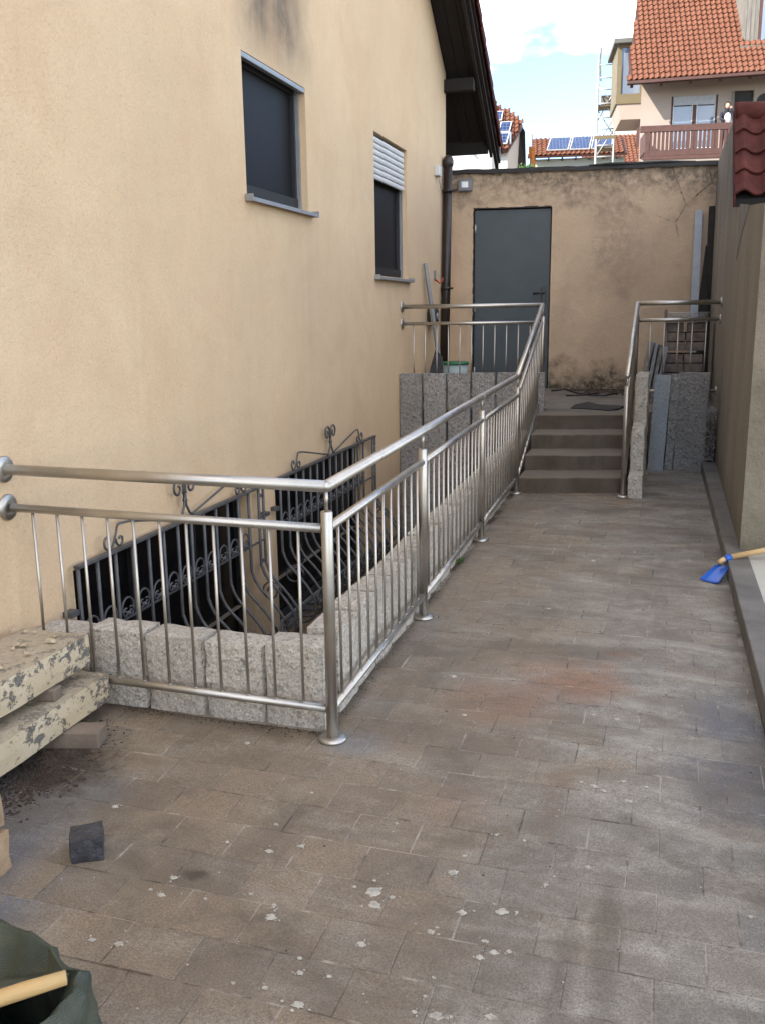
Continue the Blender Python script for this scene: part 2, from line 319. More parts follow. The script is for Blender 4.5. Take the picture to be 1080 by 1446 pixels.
# concrete stairs
t = NT('stair_concrete'); p = t.pos(); X = t.xyz(p)
a = t.noise(p, 3, 6, 0.65); b = t.noise(p, 45, 5, 0.75); v = t.noise(t.map(p, (3, 3, 0.8)), 3, 5)
c = t.mix(t.ramp(a, 0.35, 0.7), (0.085, 0.066, 0.048), (0.135, 0.115, 0.092))
c = t.mix(t.ramp(v, 0.5, 0.75, 0, 0.6), c, (0.055, 0.045, 0.035))
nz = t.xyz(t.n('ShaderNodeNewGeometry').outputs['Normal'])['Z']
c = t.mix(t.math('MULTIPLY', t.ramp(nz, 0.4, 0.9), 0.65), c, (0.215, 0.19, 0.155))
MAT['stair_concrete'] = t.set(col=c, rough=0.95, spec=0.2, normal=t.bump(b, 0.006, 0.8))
# landing concrete
t = NT('landing_concrete'); p = t.pos()
a = t.noise(p, 2.2, 6, 0.65); b = t.noise(p, 30, 5, 0.75)
c = t.mix(t.ramp(a, 0.35, 0.7), (0.125, 0.110, 0.092), (0.21, 0.19, 0.165))
c = t.mix(t.ramp(b, 0.55, 0.7, 0, 0.5), c, (0.05, 0.04, 0.03))
MAT['landing_concrete'] = t.set(col=c, rough=0.95, spec=0.2, normal=t.bump(b, 0.004, 0.8))
# peeling painted stone slabs
t = NT('peeling_stone'); p = t.obj()
a = t.noise(t.map(p, (1, 1, 1.3)), 19, 9, 0.76, 0.3); b = t.noise(p, 60, 5, 0.7); e = t.noise(p, 2.2, 4)
mk = t.ramp(t.math('ADD', a, t.math('MULTIPLY', t.math('SUBTRACT', e, 0.5), 0.6)), 0.525, 0.56)
paint = t.mix(t.ramp(e, 0.35, 0.65), (0.50, 0.41, 0.27), (0.60, 0.52, 0.39))
paint = t.mix(t.ramp(b, 0.6, 0.72, 0, 0.6), paint, (0.14, 0.11, 0.08))
st = t.mix(t.ramp(b, 0.35, 0.65), (0.10, 0.097, 0.09), (0.24, 0.225, 0.20))
c = t.mix(mk, paint, st)
nzz = t.xyz(t.n('ShaderNodeNewGeometry').outputs['Normal'])['Z']
c = t.mix(t.math('MULTIPLY', t.ramp(nzz, 0.5, 0.9), 0.55), c, t.mix(t.ramp(a, 0.4, 0.6), (0.24, 0.20, 0.15), (0.44, 0.385, 0.30)))
MAT['peeling_stone'] = t.set(col=c, rough=0.9, spec=0.2, normal=t.bump(mk, -0.003, 0.9, t.bump(b, 0.004, 0.7)))
# fly-screen glass
t = NT('screen_glass'); p = t.obj()
f = t.noise(t.map(p, (1, 1.5, 0.8)), 1.6, 3)
c = t.mix(f, (0.006, 0.006, 0.007), (0.018, 0.018, 0.020))
MAT['screen_glass'] = t.set(col=c, rough=0.5, spec=0.12)
t = NT('cellar_glass'); MAT['cellar_glass'] = t.set(col=(0.004, 0.004, 0.005), rough=0.25, spec=0.25)
def glassy(name, col, rough=0.05):
    t = NT(name); MAT[name] = t.set(col=col, rough=rough, spec=1.0, coat=0.6)
glassy('house_glass', (0.17, 0.21, 0.27)); glassy('lamp_glass', (0.55, 0.57, 0.58), 0.2)
# solar
t = NT('solar_cell'); p = t.obj()
br = t.n('ShaderNodeTexBrick', {'Vector': p, 'Color1': (0.016, 0.030, 0.085, 1), 'Color2': (0.028, 0.048, 0.115, 1), 'Mortar': (0.20, 0.24, 0.34, 1), 'Scale': 6.0, 'Mortar Size': 0.03, 'Brick Width': 1.0, 'Row Height': 1.0}, offset=0.0).outputs['Color']
MAT['solar_cell'] = t.set(col=br, rough=0.18, spec=0.8)
# tiles
def tilemat(name, a, b, moss):
    t = NT(name); p = t.pos()
    n1 = t.noise(p, 1.3, 4); n2 = t.noise(p, 9, 3); n3 = t.noise(p, 50, 4, 0.7)
    rnd = t.n('ShaderNodeObjectInfo').outputs['Random']
    c = t.mix(t.ramp(n2, 0.35, 0.65), a, b)
    c = t.mix(t.ramp(n1, 0.4, 0.7, 0, 0.4), c, tuple(x*0.75 for x in a))
    c = t.mix(t.math('MULTIPLY', rnd, 0.3), c, tuple(x*0.6 for x in a))
    c = t.mix(t.ramp(n3, 0.62, 0.7, 0, moss), c, (0.10, 0.07, 0.05))
    MAT[name] = t.set(col=c, rough=0.9, spec=0.15, normal=t.bump(n3, 0.003, 0.7))
tilemat('terracotta_tile', (0.155, 0.062, 0.038), (0.23, 0.105, 0.066), 0.4)
tilemat('dark_red_tile', (0.075, 0.024, 0.020), (0.125, 0.038, 0.030), 0.6)
# woven green sack
t = NT('green_sack'); p = t.obj()
w1 = t.n('ShaderNodeTexWave', {'Vector': p, 'Scale': 90.0, 'Distortion': 0.6}, bands_direction='X').outputs['Fac']
w2 = t.n('ShaderNodeTexWave', {'Vector': p, 'Scale': 90.0, 'Distortion': 0.6}, bands_direction='Z').outputs['Fac']
f = t.noise(p, 9, 5); w = t.math('MULTIPLY', w1, w2)
c = t.mix(t.ramp(f, 0.3, 0.7), (0.022, 0.034, 0.026), (0.070, 0.072, 0.040))
c = t.mix(t.math('MULTIPLY', w, 0.5), c, (0.075, 0.095, 0.085))
MAT['green_sack'] = t.set(col=c, rough=0.5, spec=0.4, normal=t.bump(w, 0.0012, 0.7, t.bump(f, 0.006, 0.5)))

# ------------------------------------------------------------------ mesh helpers
class MB:
    def __init__(s): s.v = []; s.f = []; s.sm = []
    def add(s, vs, fs, smooth=False):
        k = len(s.v); s.v += [tuple(x) for x in vs]; s.f += [tuple(i+k for i in f) for f in fs]; s.sm += [smooth]*len(fs); return s
    def box(s, x0, x1, y0, y1, z0, z1):
        return s.add([(x0,y0,z0),(x1,y0,z0),(x1,y1,z0),(x0,y1,z0),(x0,y0,z1),(x1,y0,z1),(x1,y1,z1),(x0,y1,z1)],
                     [(0,3,2,1),(4,5,6,7),(0,1,5,4),(1,2,6,5),(2,3,7,6),(3,0,4,7)])
    def prism(s, poly, z0, z1):     # poly CCW in xy; z0/z1 numbers or functions (x,y)
        n = len(poly); g = lambda z, p: z(p[0], p[1]) if callable(z) else z
        vs = [(p[0], p[1], g(z0, p)) for p in poly] + [(p[0], p[1], g(z1, p)) for p in poly]
        return s.add(vs, [tuple(range(n))[::-1], tuple(range(n, 2*n))] + [(i, (i+1) % n, n+(i+1) % n, n+i) for i in range(n)])
    def extr(s, poly, d):           # closed 3D polygon extruded along vector d
        n = len(poly); d = Vector(d); vs = [Vector(p) for p in poly]
        return s.add(vs + [p+d for p in vs], [tuple(range(n))[::-1], tuple(range(n, 2*n))] + [(i, (i+1) % n, n+(i+1) % n, n+i) for i in range(n)])
    def bar(s, a, b, w, h, upv=(0,0,1)):   # rectangular bar between two points
        a, b = Vector(a), Vector(b); d = (b-a).normalized(); u = Vector(upv)
        r = d.cross(u)
        if r.length < 1e-4: r = d.cross(Vector((1,0,0)))
        r.normalize(); u = r.cross(d).normalized(); r *= w/2; u *= h/2
        return s.add([a-r-u, a+r-u, a+r+u, a-r+u, b-r-u, b+r-u, b+r+u, b-r+u], [(0,1,2,3),(7,6,5,4),(0,4,5,1),(1,5,6,2),(2,6,7,3),(3,7,4,0)])
    def tube(s, pts, r, n=10, caps=True, closed=False):
        P = [Vector(p) for p in pts]; m = len(P); rr = r if isinstance(r, (list, tuple)) else [r]*m
        T = []
        for i in range(m):
            a = P[i-1] if (i > 0 or closed) else P[i]; b = P[(i+1) % m] if (i < m-1 or closed) else P[i]
            T.append((b-a).normalized())
        u = T[0].cross(Vector((0,0,1)))
        if u.length < 0.05: u = T[0].cross(Vector((0,1,0)))
        u.normalize(); vs = []
        for i in range(m):
            u = (u - T[i]*u.dot(T[i])).normalized(); w = T[i].cross(u)
            vs += [P[i] + (u*math.cos(2*PI*k/n) + w*math.sin(2*PI*k/n))*rr[i] for k in range(n)]
        fs = []
        for i in range(m if closed else m-1):
            j = (i+1) % m
            fs += [(i*n+k, i*n+(k+1) % n, j*n+(k+1) % n, j*n+k) for k in range(n)]
        s.add(vs, fs, True)
        if caps and not closed:
            k = len(s.v)-m*n; s.f += [tuple(k+i for i in range(n))[::-1], tuple(k+(m-1)*n+i for i in range(n))]; s.sm += [False, False]
        return s
    def ball(s, c, r, n=12, sq=(1,1,1)):
        c = Vector(c); vs = [c+Vector((0,0,r*sq[2]))]; m = n//2
        for i in range(1, m):
            a = PI*i/m
            vs += [c+Vector((r*sq[0]*math.sin(a)*math.cos(2*PI*k/n), r*sq[1]*math.sin(a)*math.sin(2*PI*k/n), r*sq[2]*math.cos(a))) for k in range(n)]
        vs.append(c-Vector((0,0,r*sq[2])))
        fs = [(0, 1+k, 1+(k+1) % n) for k in range(n)]
        for i in range(m-2): fs += [(1+i*n+k, 1+(i+1)*n+k, 1+(i+1)*n+(k+1) % n, 1+i*n+(k+1) % n) for k in range(n)]
        L = len(vs)-1; fs += [(L, 1+(m-2)*n+(k+1) % n, 1+(m-2)*n+k) for k in range(n)]
        return s.add(vs, fs, True)
    def grid(s, nx, ny, fn, smooth=True):
        vs = [fn(i/nx, j/ny) for j in range(ny+1) for i in range(nx+1)]
        return s.add(vs, [(j*(nx+1)+i, j*(nx+1)+i+1, (j+1)*(nx+1)+i+1, (j+1)*(nx+1)+i) for j in range(ny) for i in range(nx)], smooth)
    def mesh(s, name, org=(0,0,0)):
        me = bpy.data.meshes.new(name); o = Vector(org)
        me.from_pydata([tuple(Vector(v)-o) for v in s.v], [], s.f)
        me.polygons.foreach_set('use_smooth', s.sm); me.update(); return me
    def build(s, name, mat, parent=None, bevel=0, label=None, kind=None):
        org = parent.get('_org', (0,0,0)) if parent else (0,0,0)
        me = s.mesh(name, org)
        if bevel: bev(me, bevel)
        return link(name, me, mat, parent, label, kind)
def bev(me, w, seg=2):
    b = bmesh.new(); b.from_mesh(me)
    bmesh.ops.recalc_face_normals(b, faces=b.faces)
    ed = [e for e in b.edges if len(e.link_faces) == 2 and e.calc_face_angle(0) > 0.5]
    bmesh.ops.bevel(b, geom=ed, offset=w, segments=seg, profile=0.5, affect='EDGES', clamp_overlap=True)
    b.to_mesh(me); b.free()
def link(name, me, mat, parent=None, label=None, kind=None):
    o = bpy.data.objects.new(name, me); C.objects.link(o)
    if mat and not me.materials: me.materials.append(MAT[mat])
    if parent: o.parent = parent
    if parent is not None and '_org' in parent: o['_org'] = parent['_org']
    if label: o['label'] = label
    if kind: o['kind'] = kind
    return o
def tag(o, label, cat, group=None):
    o['label'] = label; o['category'] = cat
    if group: o['group'] = group
    return o
def thing(name, label, cat, org=(0,0,0), rz=0.0, group=None, frame=None):
    # Empty at the thing's base. Parts are written in scene coordinates, or (frame=angle) in coordinates turned by that angle about the scene origin
    o = bpy.data.objects.new(name, None); C.objects.link(o); o.empty_display_size = 0.1
    o['_org'] = tuple(org)
    if frame is not None:
        o.location = Matrix.Rotation(frame, 3, 'Z') @ Vector(org); o.rotation_euler = (0, 0, frame)
    else: o.location = org
    return tag(o, label, cat, group)
def struct(o): o['kind'] = 'structure'; return o
def arc(c, r, a0, a1, n, ux, uy):
    c, ux, uy = Vector(c), Vector(ux), Vector(uy)
    return [c + ux*r*math.cos(a0+(a1-a0)*i/n) + uy*r*math.sin(a0+(a1-a0)*i/n) for i in range(n+1)]
def rough_block(x0, x1, y0, y1, z0, z1, amp=0.006, step=0.04, seed=0, faces=None, round_=0.008):
    """split-faced stone: a box subdivided and pushed about by noise"""
    b = bmesh.new(); nx, ny, nz = [max(1, min(14, round((q-p)/step))) for p, q in ((x0,x1),(y0,y1),(z0,z1))]
    idx = {}
    def vert(i, j, k):
        key = (i, j, k)
        if key not in idx:
            p = Vector((x0+(x1-x0)*i/nx, y0+(y1-y0)*j/ny, z0+(z1-z0)*k/nz))
            e = (i in (0, nx)) + (j in (0, ny)) + (k in (0, nz))
            c = Vector(((x0+x1)/2, (y0+y1)/2, (z0+z1)/2))
            q = p + Vector((seed*3.1, seed*1.7, seed*0.9))
            d = noise.noise_vector(q*16)*amp + noise.noise_vector(q*45)*amp*0.6
            if e >= 2:
                n = Vector(((-1 if i == 0 else 1 if i == nx else 0), (-1 if j == 0 else 1 if j == ny else 0), (-1 if k == 0 else 1 if k == nz else 0)))
                d = d*0.8 - n*round_*(0.6+0.5*noise.noise(q*11))
            idx[key] = b.verts.new(p+d)
        return idx[key]
    for i in range(nx):
        for j in range(ny):
            b.faces.new((vert(i,j,0), vert(i,j+1,0), vert(i+1,j+1,0), vert(i+1,j,0)))
            b.faces.new((vert(i,j,nz), vert(i+1,j,nz), vert(i+1,j+1,nz), vert(i,j+1,nz)))
    for i in range(nx):
        for k in range(nz):
            b.faces.new((vert(i,0,k), vert(i+1,0,k), vert(i+1,0,k+1), vert(i,0,k+1)))
            b.faces.new((vert(i,ny,k), vert(i,ny,k+1), vert(i+1,ny,k+1), vert(i+1,ny,k)))
    for j in range(ny):
        for k in range(nz):
            b.faces.new((vert(0,j,k), vert(0,j,k+1), vert(0,j+1,k+1), vert(0,j+1,k)))
            b.faces.new((vert(nx,j,k), vert(nx,j+1,k), vert(nx,j+1,k+1), vert(nx,j,k+1)))
    me = bpy.data.meshes.new('stone'); b.to_mesh(me); b.free(); return me
def shift_mesh(me, org):
    me.transform(Matrix.Translation(-Vector(org)))
    return me

SL = 0.018
def gz(y): return SL*(y-3.08)            # the yard rises gently towards the stairs
AB = math.radians(8.26)                  # the back wall and the houses beyond are turned by this much
WX = -2.55                               # plane of the house wall

# ------------------------------------------------------------------ ground and paving
g = MB()
E1 = 400
def gq(x0, x1, y0, y1, z=-0.30): g.add([(x0,y0,z),(x1,y0,z),(x1,y1,z),(x0,y1,z)], [(0,1,2,3)])
gq(-E1, -2.62, -E1, E1); gq(-2.62, -1.10, -E1, 3.3); gq(-2.62, -1.10, 9.05, E1); gq(-1.10, E1, -E1, E1)
struct(g.build('ground', 'ground_soil'))
struct(MB().box(-2.62, -1.10, 3.2, 9.1, -1.15, -1.00).build('trench_floor', 'earth'))
bed = MB(); top = lambda x, y: gz(y)-0.0015
bed.prism([(WX,-2.0),(0.44,-2.0),(0.44,3.21),(WX,3.21)], -0.5, top)
bed.prism([(-1.215,3.212),(0.44,3.212),(0.44,9.35),(-1.215,9.35)], -1.1, top)
bedo = struct(bed.build('paving', 'paving_joint'))

def slab_mesh(x0, x1, rnd):
    """one paving stone with a small chamfer, origin at its centre"""
    w, d, ch, j = (x1-x0)/2, TD/2, 0.0022, 0.0008
    w -= j; d -= j
    a = [(-w,-d),(w,-d),(w,d),(-w,d)]; b = [(-w+ch,-d+ch),(w-ch,-d+ch),(w-ch,d-ch),(-w+ch,d-ch)]
    return [(x, y, -0.03) for x, y in a]+[(x, y, -ch*0.7) for x, y in a]+[(x, y, 0) for x, y in b], \
        [(0,1,5,4),(1,2,6,5),(2,3,7,6),(3,0,4,7),(4,5,9,8),(5,6,10,9),(6,7,11,10),(7,4,8,11),(8,9,10,11)]
rot = Matrix.Rotation(TANG, 3, 'Z')
full = None; rows = []
rnd = random.Random(5)
pave_far = MB(); n_parts = 0; cands = []
for r in range(-29, 38):
    yc = TY0+(r+0.5)*TD
    if r >= 0 and yc > 9.2: break
    off = 0.0 if r % 2 == 0 else 0.585
    for c_ in range(-16, 5):
        xa, xb = TX0+(c_+off)*TW, TX0+(c_+off+1)*TW
        xmin = WX+0.01 if yc < 3.13 else -1.205
        if 3.10 < yc < 3.24: xmin = -1.205
        xa2, xb2 = max(xa, xmin), min(xb, 0.436 - 0.0095*(yc-4))
        if xb2-xa2 < 0.03: continue
        if yc > 7.85 and xa2 < -0.28:        # stairs stand here
            continue
        cands.append((r, yc, xa2, xb2))
shared = {}
def in_view(x, y):
    d = Vector((x, y, gz(y)))-Vector((0,0,1.62)); z = d.dot(fwd)
    if z < 0.2: return False
    px = 540+F*d.dot(r2)/z; py = 723-F*d.dot(u2)/z
    return -60 < px < 1140 and py < 1500
near = sorted([q for q in cands if in_view((q[2]+q[3])/2, q[1])], key=lambda q: q[1])[:290]
nearset = set(near)
for q in cands:
    r, yc, xa, xb = q
    wd = round(xb-xa, 3)
    ctr = rot @ Vector(((xa+xb)/2-TX0, yc-TY0, 0)) + Vector((TX0, TY0, 0))
    dz = rnd.uniform(-0.0009, 0.0009); tx = rnd.uniform(-0.004, 0.004)+SL; ty = rnd.uniform(-0.003, 0.003)
    vs, fs = slab_mesh(-wd/2, wd/2, rnd)
    if q in nearset:
        if wd not in shared:
            me = bpy.data.meshes.new('paving_stone'); me.from_pydata(vs, [], fs); me.update(); me.materials.append(MAT['paving_stone']); shared[wd] = me
        o = link('paving_stone', shared[wd], 'paving_stone', bedo)
        o.location = (ctr.x, ctr.y, gz(ctr.y)+dz); o.rotation_euler = (tx, ty, TANG+rnd.uniform(-0.004, 0.004))
    else:
        M = Matrix.Translation((ctr.x, ctr.y, gz(ctr.y)+dz)) @ Matrix.Rotation(TANG, 4, 'Z') @ Matrix.Rotation(tx, 4, 'X') @ Matrix.Rotation(ty, 4, 'Y')
        pave_far.add([M @ Vector(v) for v in vs], fs)
pave_far.build('far_paving_stones', 'paving_stone', bedo, kind='stuff')

# concrete kerb along the right edge, and the pale slab behind it
kerb = MB(); kx = lambda y: 0.500-0.0105*(y-4.0)-0.055
for i, (ya, yb) in enumerate(((-2.0, 1.2), (1.205, 3.6), (3.605, 6.2), (6.205, 7.9), (7.905, 9.3))):
    xa, xb = kx(ya), kx(yb)
    m = MB().prism([(xa, ya), (xa+0.125, ya), (xb+0.125, yb), (xb, yb)], -0.3, lambda x, y: gz(y)+0.098)
    if i == 0: ko = m.build('kerb', 'curb_concrete', bevel=0.006); struct(ko)
    else: m.build('kerb_stone', 'curb_concrete', ko, bevel=0.006)
struct(MB().prism([(0.6335, -2.0), (6.0, -2.0), (6.0, 5.88), (0.5510, 5.88)], -0.4, lambda x, y: gz(y)+0.094).build('concrete_slab', 'pale_concrete'))
struct(MB().prism([(0.554, 5.885), (0.57, 5.885), (0.57, 9.4), (0.519, 9.4)], -0.4, lambda x, y: gz(y)+0.094).build('cement_haunch', 'landing_concrete'))

# dropped plaster, crumbs, dirt
pd = MB()
def splash(x, y, r, n=17, hgt=0.0022, seedv=0):
    rr = random.Random(int(x*1000)+int(y*777)+seedv); z = gz(y)+0.0008
    pts = [(x+math.cos(2*PI*k/n)*r*rr.uniform(0.5, 1.25), y+math.sin(2*PI*k/n)*r*rr.uniform(0.45, 0.95)) for k in range(n)]
    vs = [(a, b, z) for a, b in pts]+[(x+(a-x)*0.8, y+(b-y)*0.8, z+hgt) for a, b in pts]
    pd.add(vs, [(k, (k+1) % n, n+(k+1) % n, n+k) for k in range(n)]+[tuple(range(n, 2*n))])
SPL = [(526,1260,17),(528,1278,12),(553,1268,6),(652,1290,9),(640,1233,10),(708,1288,12),(697,1346,8),(677,1353,8),(510,1334,9),(608,1317,8),(616,1436,12),(693,1437,9),(380,1203,8),(383,1296,10),(321,1190,4),(355,1263,5),(387,1279,5),(130,1328,7),(168,1334,8),(245,1240,7),(228,1265,7),(213,1257,4),(838,1111,7),(852,1117,6),(887,1132,7),(870,1016,6),(838,1010,4),(426,1196,6),(386,1282,4),(424,1354,5),(424,1375,7),(465,1380,5),(420,1420,12),(684,1330,6),(718,1345,5),(1060,1296,5),(830,1226,6),(600,1408,4),(375,1396,6),(163,1140,6),(612,1382,4),(740,1188,4),(820,1105,4),(912,1112,4),(880,1104,5),(775,860,4),(838,792,5),(640,955,6),(655,1010,5),(700,1180,4),(560,1164,4),(350,1050,6),(390,1165,4),(440,1120,4),(770,1250,5),(655,1210,4),(585,1430,5),(290,1270,4),(330,1390,4)]
def to_ground(px, py):
    d = fwd+(px-540)/F*r2-(py-723)/F*u2
    t = -(1.62+SL*3.08)/(d.z-SL*d.y)*1.0
    return d*t+Vector((0,0,1.62))
rr0 = random.Random(12)
for px, py, s_ in SPL:
    P = to_ground(px, py); D = (P-Vector((0,0,1.62))).length
    splash(P.x, P.y, s_*D/F*0.78)
    for q in range(3):
        a_ = rr0.uniform(0, 6.3); e_ = s_*D/F*rr0.uniform(0.8, 1.9); splash(P.x+math.cos(a_)*e_, P.y+math.sin(a_)*e_*0.8, s_*D/F*rr0.uniform(0.06, 0.28), 7)
rr = random.Random(3)
for k in range(150):
    y = 1.3+rr.random()**1.5*4.5; x = rr.uniform(-1.7 if y < 3 else -1.1, 0.3); splash(x, y, rr.uniform(0.0015, 0.005), 6, 0.001)
pd.build('plaster_droppings', 'plaster_drop', None, kind='stuff')['label'] = 'pale plaster droppings spotted over the paving'

def crumbs(name, mat, pts, label=None, parent=None):
    m = MB()
    for (x, y, z, r) in pts:
        a = rr.uniform(0, 6.3); e = rr.uniform(0.4, 1.0); h = rr.uniform(0.25, 0.8)
        ca, sa = math.cos(a)*r, math.sin(a)*r
        vs = [(x+ca, y+sa, z), (x-sa*e, y+ca*e, z), (x-ca, y-sa, z), (x+sa*e, y-ca*e, z), (x+rr.uniform(-.3,.3)*r, y+rr.uniform(-.3,.3)*r, z+r*h)]
        m.add(vs, [(0,1,4),(1,2,4),(2,3,4),(3,0,4)])
    o = m.build(name, mat, parent, kind='stuff')
    if label: o['label'] = label
    return o
P = []
for k in range(2600):      # dirt along the foot of the granite and under the stacked slabs
    u = rr.random()
    if u < 0.18: y = rr.uniform(3.2, 7.6); x = -1.195+abs(rr.gauss(0, 0.025))
    elif u < 0.34: x = rr.uniform(-2.1, -1.2); y = 3.13-abs(rr.gauss(0, 0.025))
    else: x = rr.gauss(-2.09, 0.06); y = rr.gauss(2.58, 0.15)
    P.append((x, y, gz(y)+0.0005, rr.uniform(0.002, 0.005 if u < 0.34 else 0.009)))
for k in range(140):
    y = rr.uniform(1.3, 7.6); x = rr.uniform(-1.0, 0.42); P.append((x, y, gz(y)+0.0005, rr.uniform(0.0015, 0.006)))
crumbs('dirt_crumbs', 'earth', P, 'dark crumbs of soil scattered along the granite and under the slabs')
P = []
for k in range(1200):
    x = rr.uniform(-1.1, -0.3); y = 11.95+0.145*x-abs(rr.gauss(0, 0.13)); P.append((x+0.0, y, 0.632, rr.uniform(0.005, 0.022)))
for k in range(500):
    x = rr.uniform(-0.9, 0.0); y = rr.gauss(11.45, 0.22); P.append((x, min(y, 11.85), 0.632, rr.uniform(0.006, 0.03)))
crumbs('landing_debris', 'earth', P, 'dark leaf litter and rubble swept against the foot of the back wall')
P = []
for k in range(500):
    x = rr.uniform(-0.05, 0.42); y = 8.95-abs(rr.gauss(0, 0.35)); P.append((x, y, gz(y)+0.001, rr.uniform(0.002, 0.007)))
for k in range(700):
    x = rr.uniform(0.41, 0.5); y = rr.uniform(8.95, 9.2); P.append((x, y, gz(y)+0.09+rr.uniform(0, 0.5), rr.uniform(0.008, 0.02)))
crumbs('stone_chippings', 'granite_slab', P, 'grey stone chippings around the upright granite slabs')

# ------------------------------------------------------------------ the cream house
def prof_wall(cells_y, cells_z, holes): pass
house = thing('house', 'cream plastered house with dark wooden roof overhang beside the sunken light well', 'house', (WX, 4.0, 0))
RZ = lambda y: 12.58-0.75*y if y > 2.2 else 12.58-0.75*2.2-0.75*(2.2-y)      # underside of the roof along the gable
YN, YF = -4.6, 11.07
WIN = [(5.545, 6.60, 2.345, 3.19), (8.245, 9.345, 1.945, 3.185)]
CEL = [(3.47, 5.40, -0.62, 0.475), (5.80, 7.80, -0.62, 0.475)]
holes = WIN+CEL
w = MB()
ys = sorted({YN, 2.2, YF} | {h_[0] for h_ in holes} | {h_[1] for h_ in holes})
zs = sorted({-1.2, 3.9} | {h_[2] for h_ in holes} | {h_[3] for h_ in holes})
for i in range(len(ys)-1):
    for j in range(len(zs)-1):
        cy_, cz_ = (ys[i]+ys[i+1])/2, (zs[j]+zs[j+1])/2
        if any(h_[0] < cy_ < h_[1] and h_[2] < cz_ < h_[3] for h_ in holes): continue
        w.add([(WX, ys[i], zs[j]), (WX, ys[i+1], zs[j]), (WX, ys[i+1], zs[j+1]), (WX, ys[i], zs[j+1])], [(0,1,2,3)])
w.add([(WX, YN, 3.9), (WX, YF, 3.9), (WX, YF, RZ(YF)), (WX, 2.2, RZ(2.2)), (WX, YN, RZ(YN))], [(0,1,2,3,4)])
BX = -14.0
w.add([(BX, YN, -1.2), (BX, YF, -1.2), (BX, YF, RZ(YF)), (BX, 2.2, RZ(2.2)), (BX, YN, RZ(YN))], [(4,3,2,1,0)])
w.add([(WX, YF, -1.2), (BX, YF, -1.2), (BX, YF, RZ(YF)), (WX, YF, RZ(YF))], [(0,1,2,3)])
w.add([(BX, YN, -1.2), (WX, YN, -1.2), (WX, YN, RZ(YN)), (BX, YN, RZ(YN))], [(0,1,2,3)])
for (a, b, c, d) in holes:       # reveals
    dp = 0.16 if c > 0 else 0.12
    w.add([(WX,a,c),(WX,b,c),(WX,b,d),(WX,a,d),(WX-dp,a,c),(WX-dp,b,c),(WX-dp,b,d),(WX-dp,a,d)], [(0,4,5,1),(1,5,6,2),(2,6,7,3),(3,7,4,0)])
w.build('wall', 'cream_plaster', house)
def window(a, b, c, d, shutter=0.0, cellar=False):
    x = WX-(0.075 if not cellar else 0.08)
    f = MB(); t_ = 0.045
    for (y0, y1, z0, z1) in ((a, a+t_, c, d), (b-t_, b, c, d), (a+t_, b-t_, c, c+t_), (a+t_, b-t_, d-t_, d)):
        f.box(x-0.05, x, y0, y1, z0, z1)
    fr = f.build('window', 'dark_recess' if cellar else 'dark_frame', house)
    if cellar:
        MB().box(x-0.04, x-0.03, a+t_, b-t_, c+t_, d-t_).build('pane', 'cellar_glass', fr)
        for k in (1, 2): MB().box(x-0.045, x-0.002, a+(b-a)*k/3-0.03, a+(b-a)*k/3+0.03, c+t_, d-t_).build('mullion', 'dark_recess', fr)
        MB().box(WX-0.078, WX+0.02, a, b, c-0.03, c+0.004).build('sill', 'grey_aluminium', fr)
        return fr
    MB().box(x-0.04, x-0.028, a+t_, b-t_, c+t_, d-t_).build('fly_screen', 'screen_glass', fr)
    for y_ in (b-0.026, a+0.002): MB().box(x+0.002, x+0.028, y_, y_+0.024, c+0.004, d-0.004).build('guide_rail', 'grey_aluminium', fr)
    m = MB(); m.box(x-0.02, x+0.012, a+0.036, b-0.036, c+0.02, c+0.085)
    m.build('inner_frame', 'dark_recess', fr)
    if shutter == 0:
        MB().box(x+0.036, x+0.075, a+0.003, b-0.003, d-0.036, d-0.003).build('head_rail', 'grey_aluminium', fr, 0.004)
    s = MB(); s.add([(WX-0.11, a-0.03, c+0.012), (WX+0.055, a-0.03, c-0.012), (WX+0.055, b+0.07, c-0.012), (WX-0.11, b+0.07, c+0.012),
                     (WX-0.11, a-0.03, c+0.002), (WX+0.052, a-0.03, c-0.016), (WX+0.052, b+0.07, c-0.016), (WX-0.11, b+0.07, c+0.002),
                     (WX+0.055, a-0.03, c-0.036), (WX+0.055, b+0.07, c-0.036), (WX+0.050, a-0.03, c-0.036), (WX+0.050, b+0.07, c-0.036)],
                    [(0,1,2,3),(1,8,9,2),(8,10,11,9),(10,5,6,11),(5,4,7,6),(0,4,5,1),(2,6,7,3)])
    s.box(WX+0.002, WX+0.058, b+0.066, b+0.072, c-0.037, c+0.006)
    s.box(WX+0.002, WX+0.058, a-0.034, a-0.028, c-0.037, c+0.006)
    s.build('sill', 'grey_aluminium', fr)
    k = 0; z = d-0.02
    while z > d-shutter:
        m = MB().extr([(x+0.036, a+0.03, z), (x+0.052, a+0.03, z-0.010), (x+0.055, a+0.03, z-0.030), (x+0.050, a+0.03, z-0.046), (x+0.036, a+0.03, z-0.050)], (0, b-a-0.06, 0))
        m.build('shutter_slat', 'shutter_white', fr); z -= 0.0535
    return fr
window(*WIN[0]); window(*WIN[1], shutter=0.36)
for c_ in CEL: window(*c_, cellar=True)
# roof: two slopes, verge overhang to the right, eaves overhang to the back
roof = MB(); XO, XI = -2.12, -14.4
def rz2(y, o=0): return RZ(y)+o
YE = 11.95
for (o0, o1, x1) in ((0.02, 0.16, XO-0.03),):
    roof.extr([(x1, YE, rz2(YE, o0)), (x1, 2.2, rz2(2.2, o0)), (x1, -5.4, rz2(-5.4, o0)), (x1, -5.4, rz2(-5.4, o1)), (x1, 2.2, rz2(2.2, o1)), (x1, YE, rz2(YE, o1))], (XI-x1, 0, 0))
rf = roof.build('roof', 'rafter_wood', house)
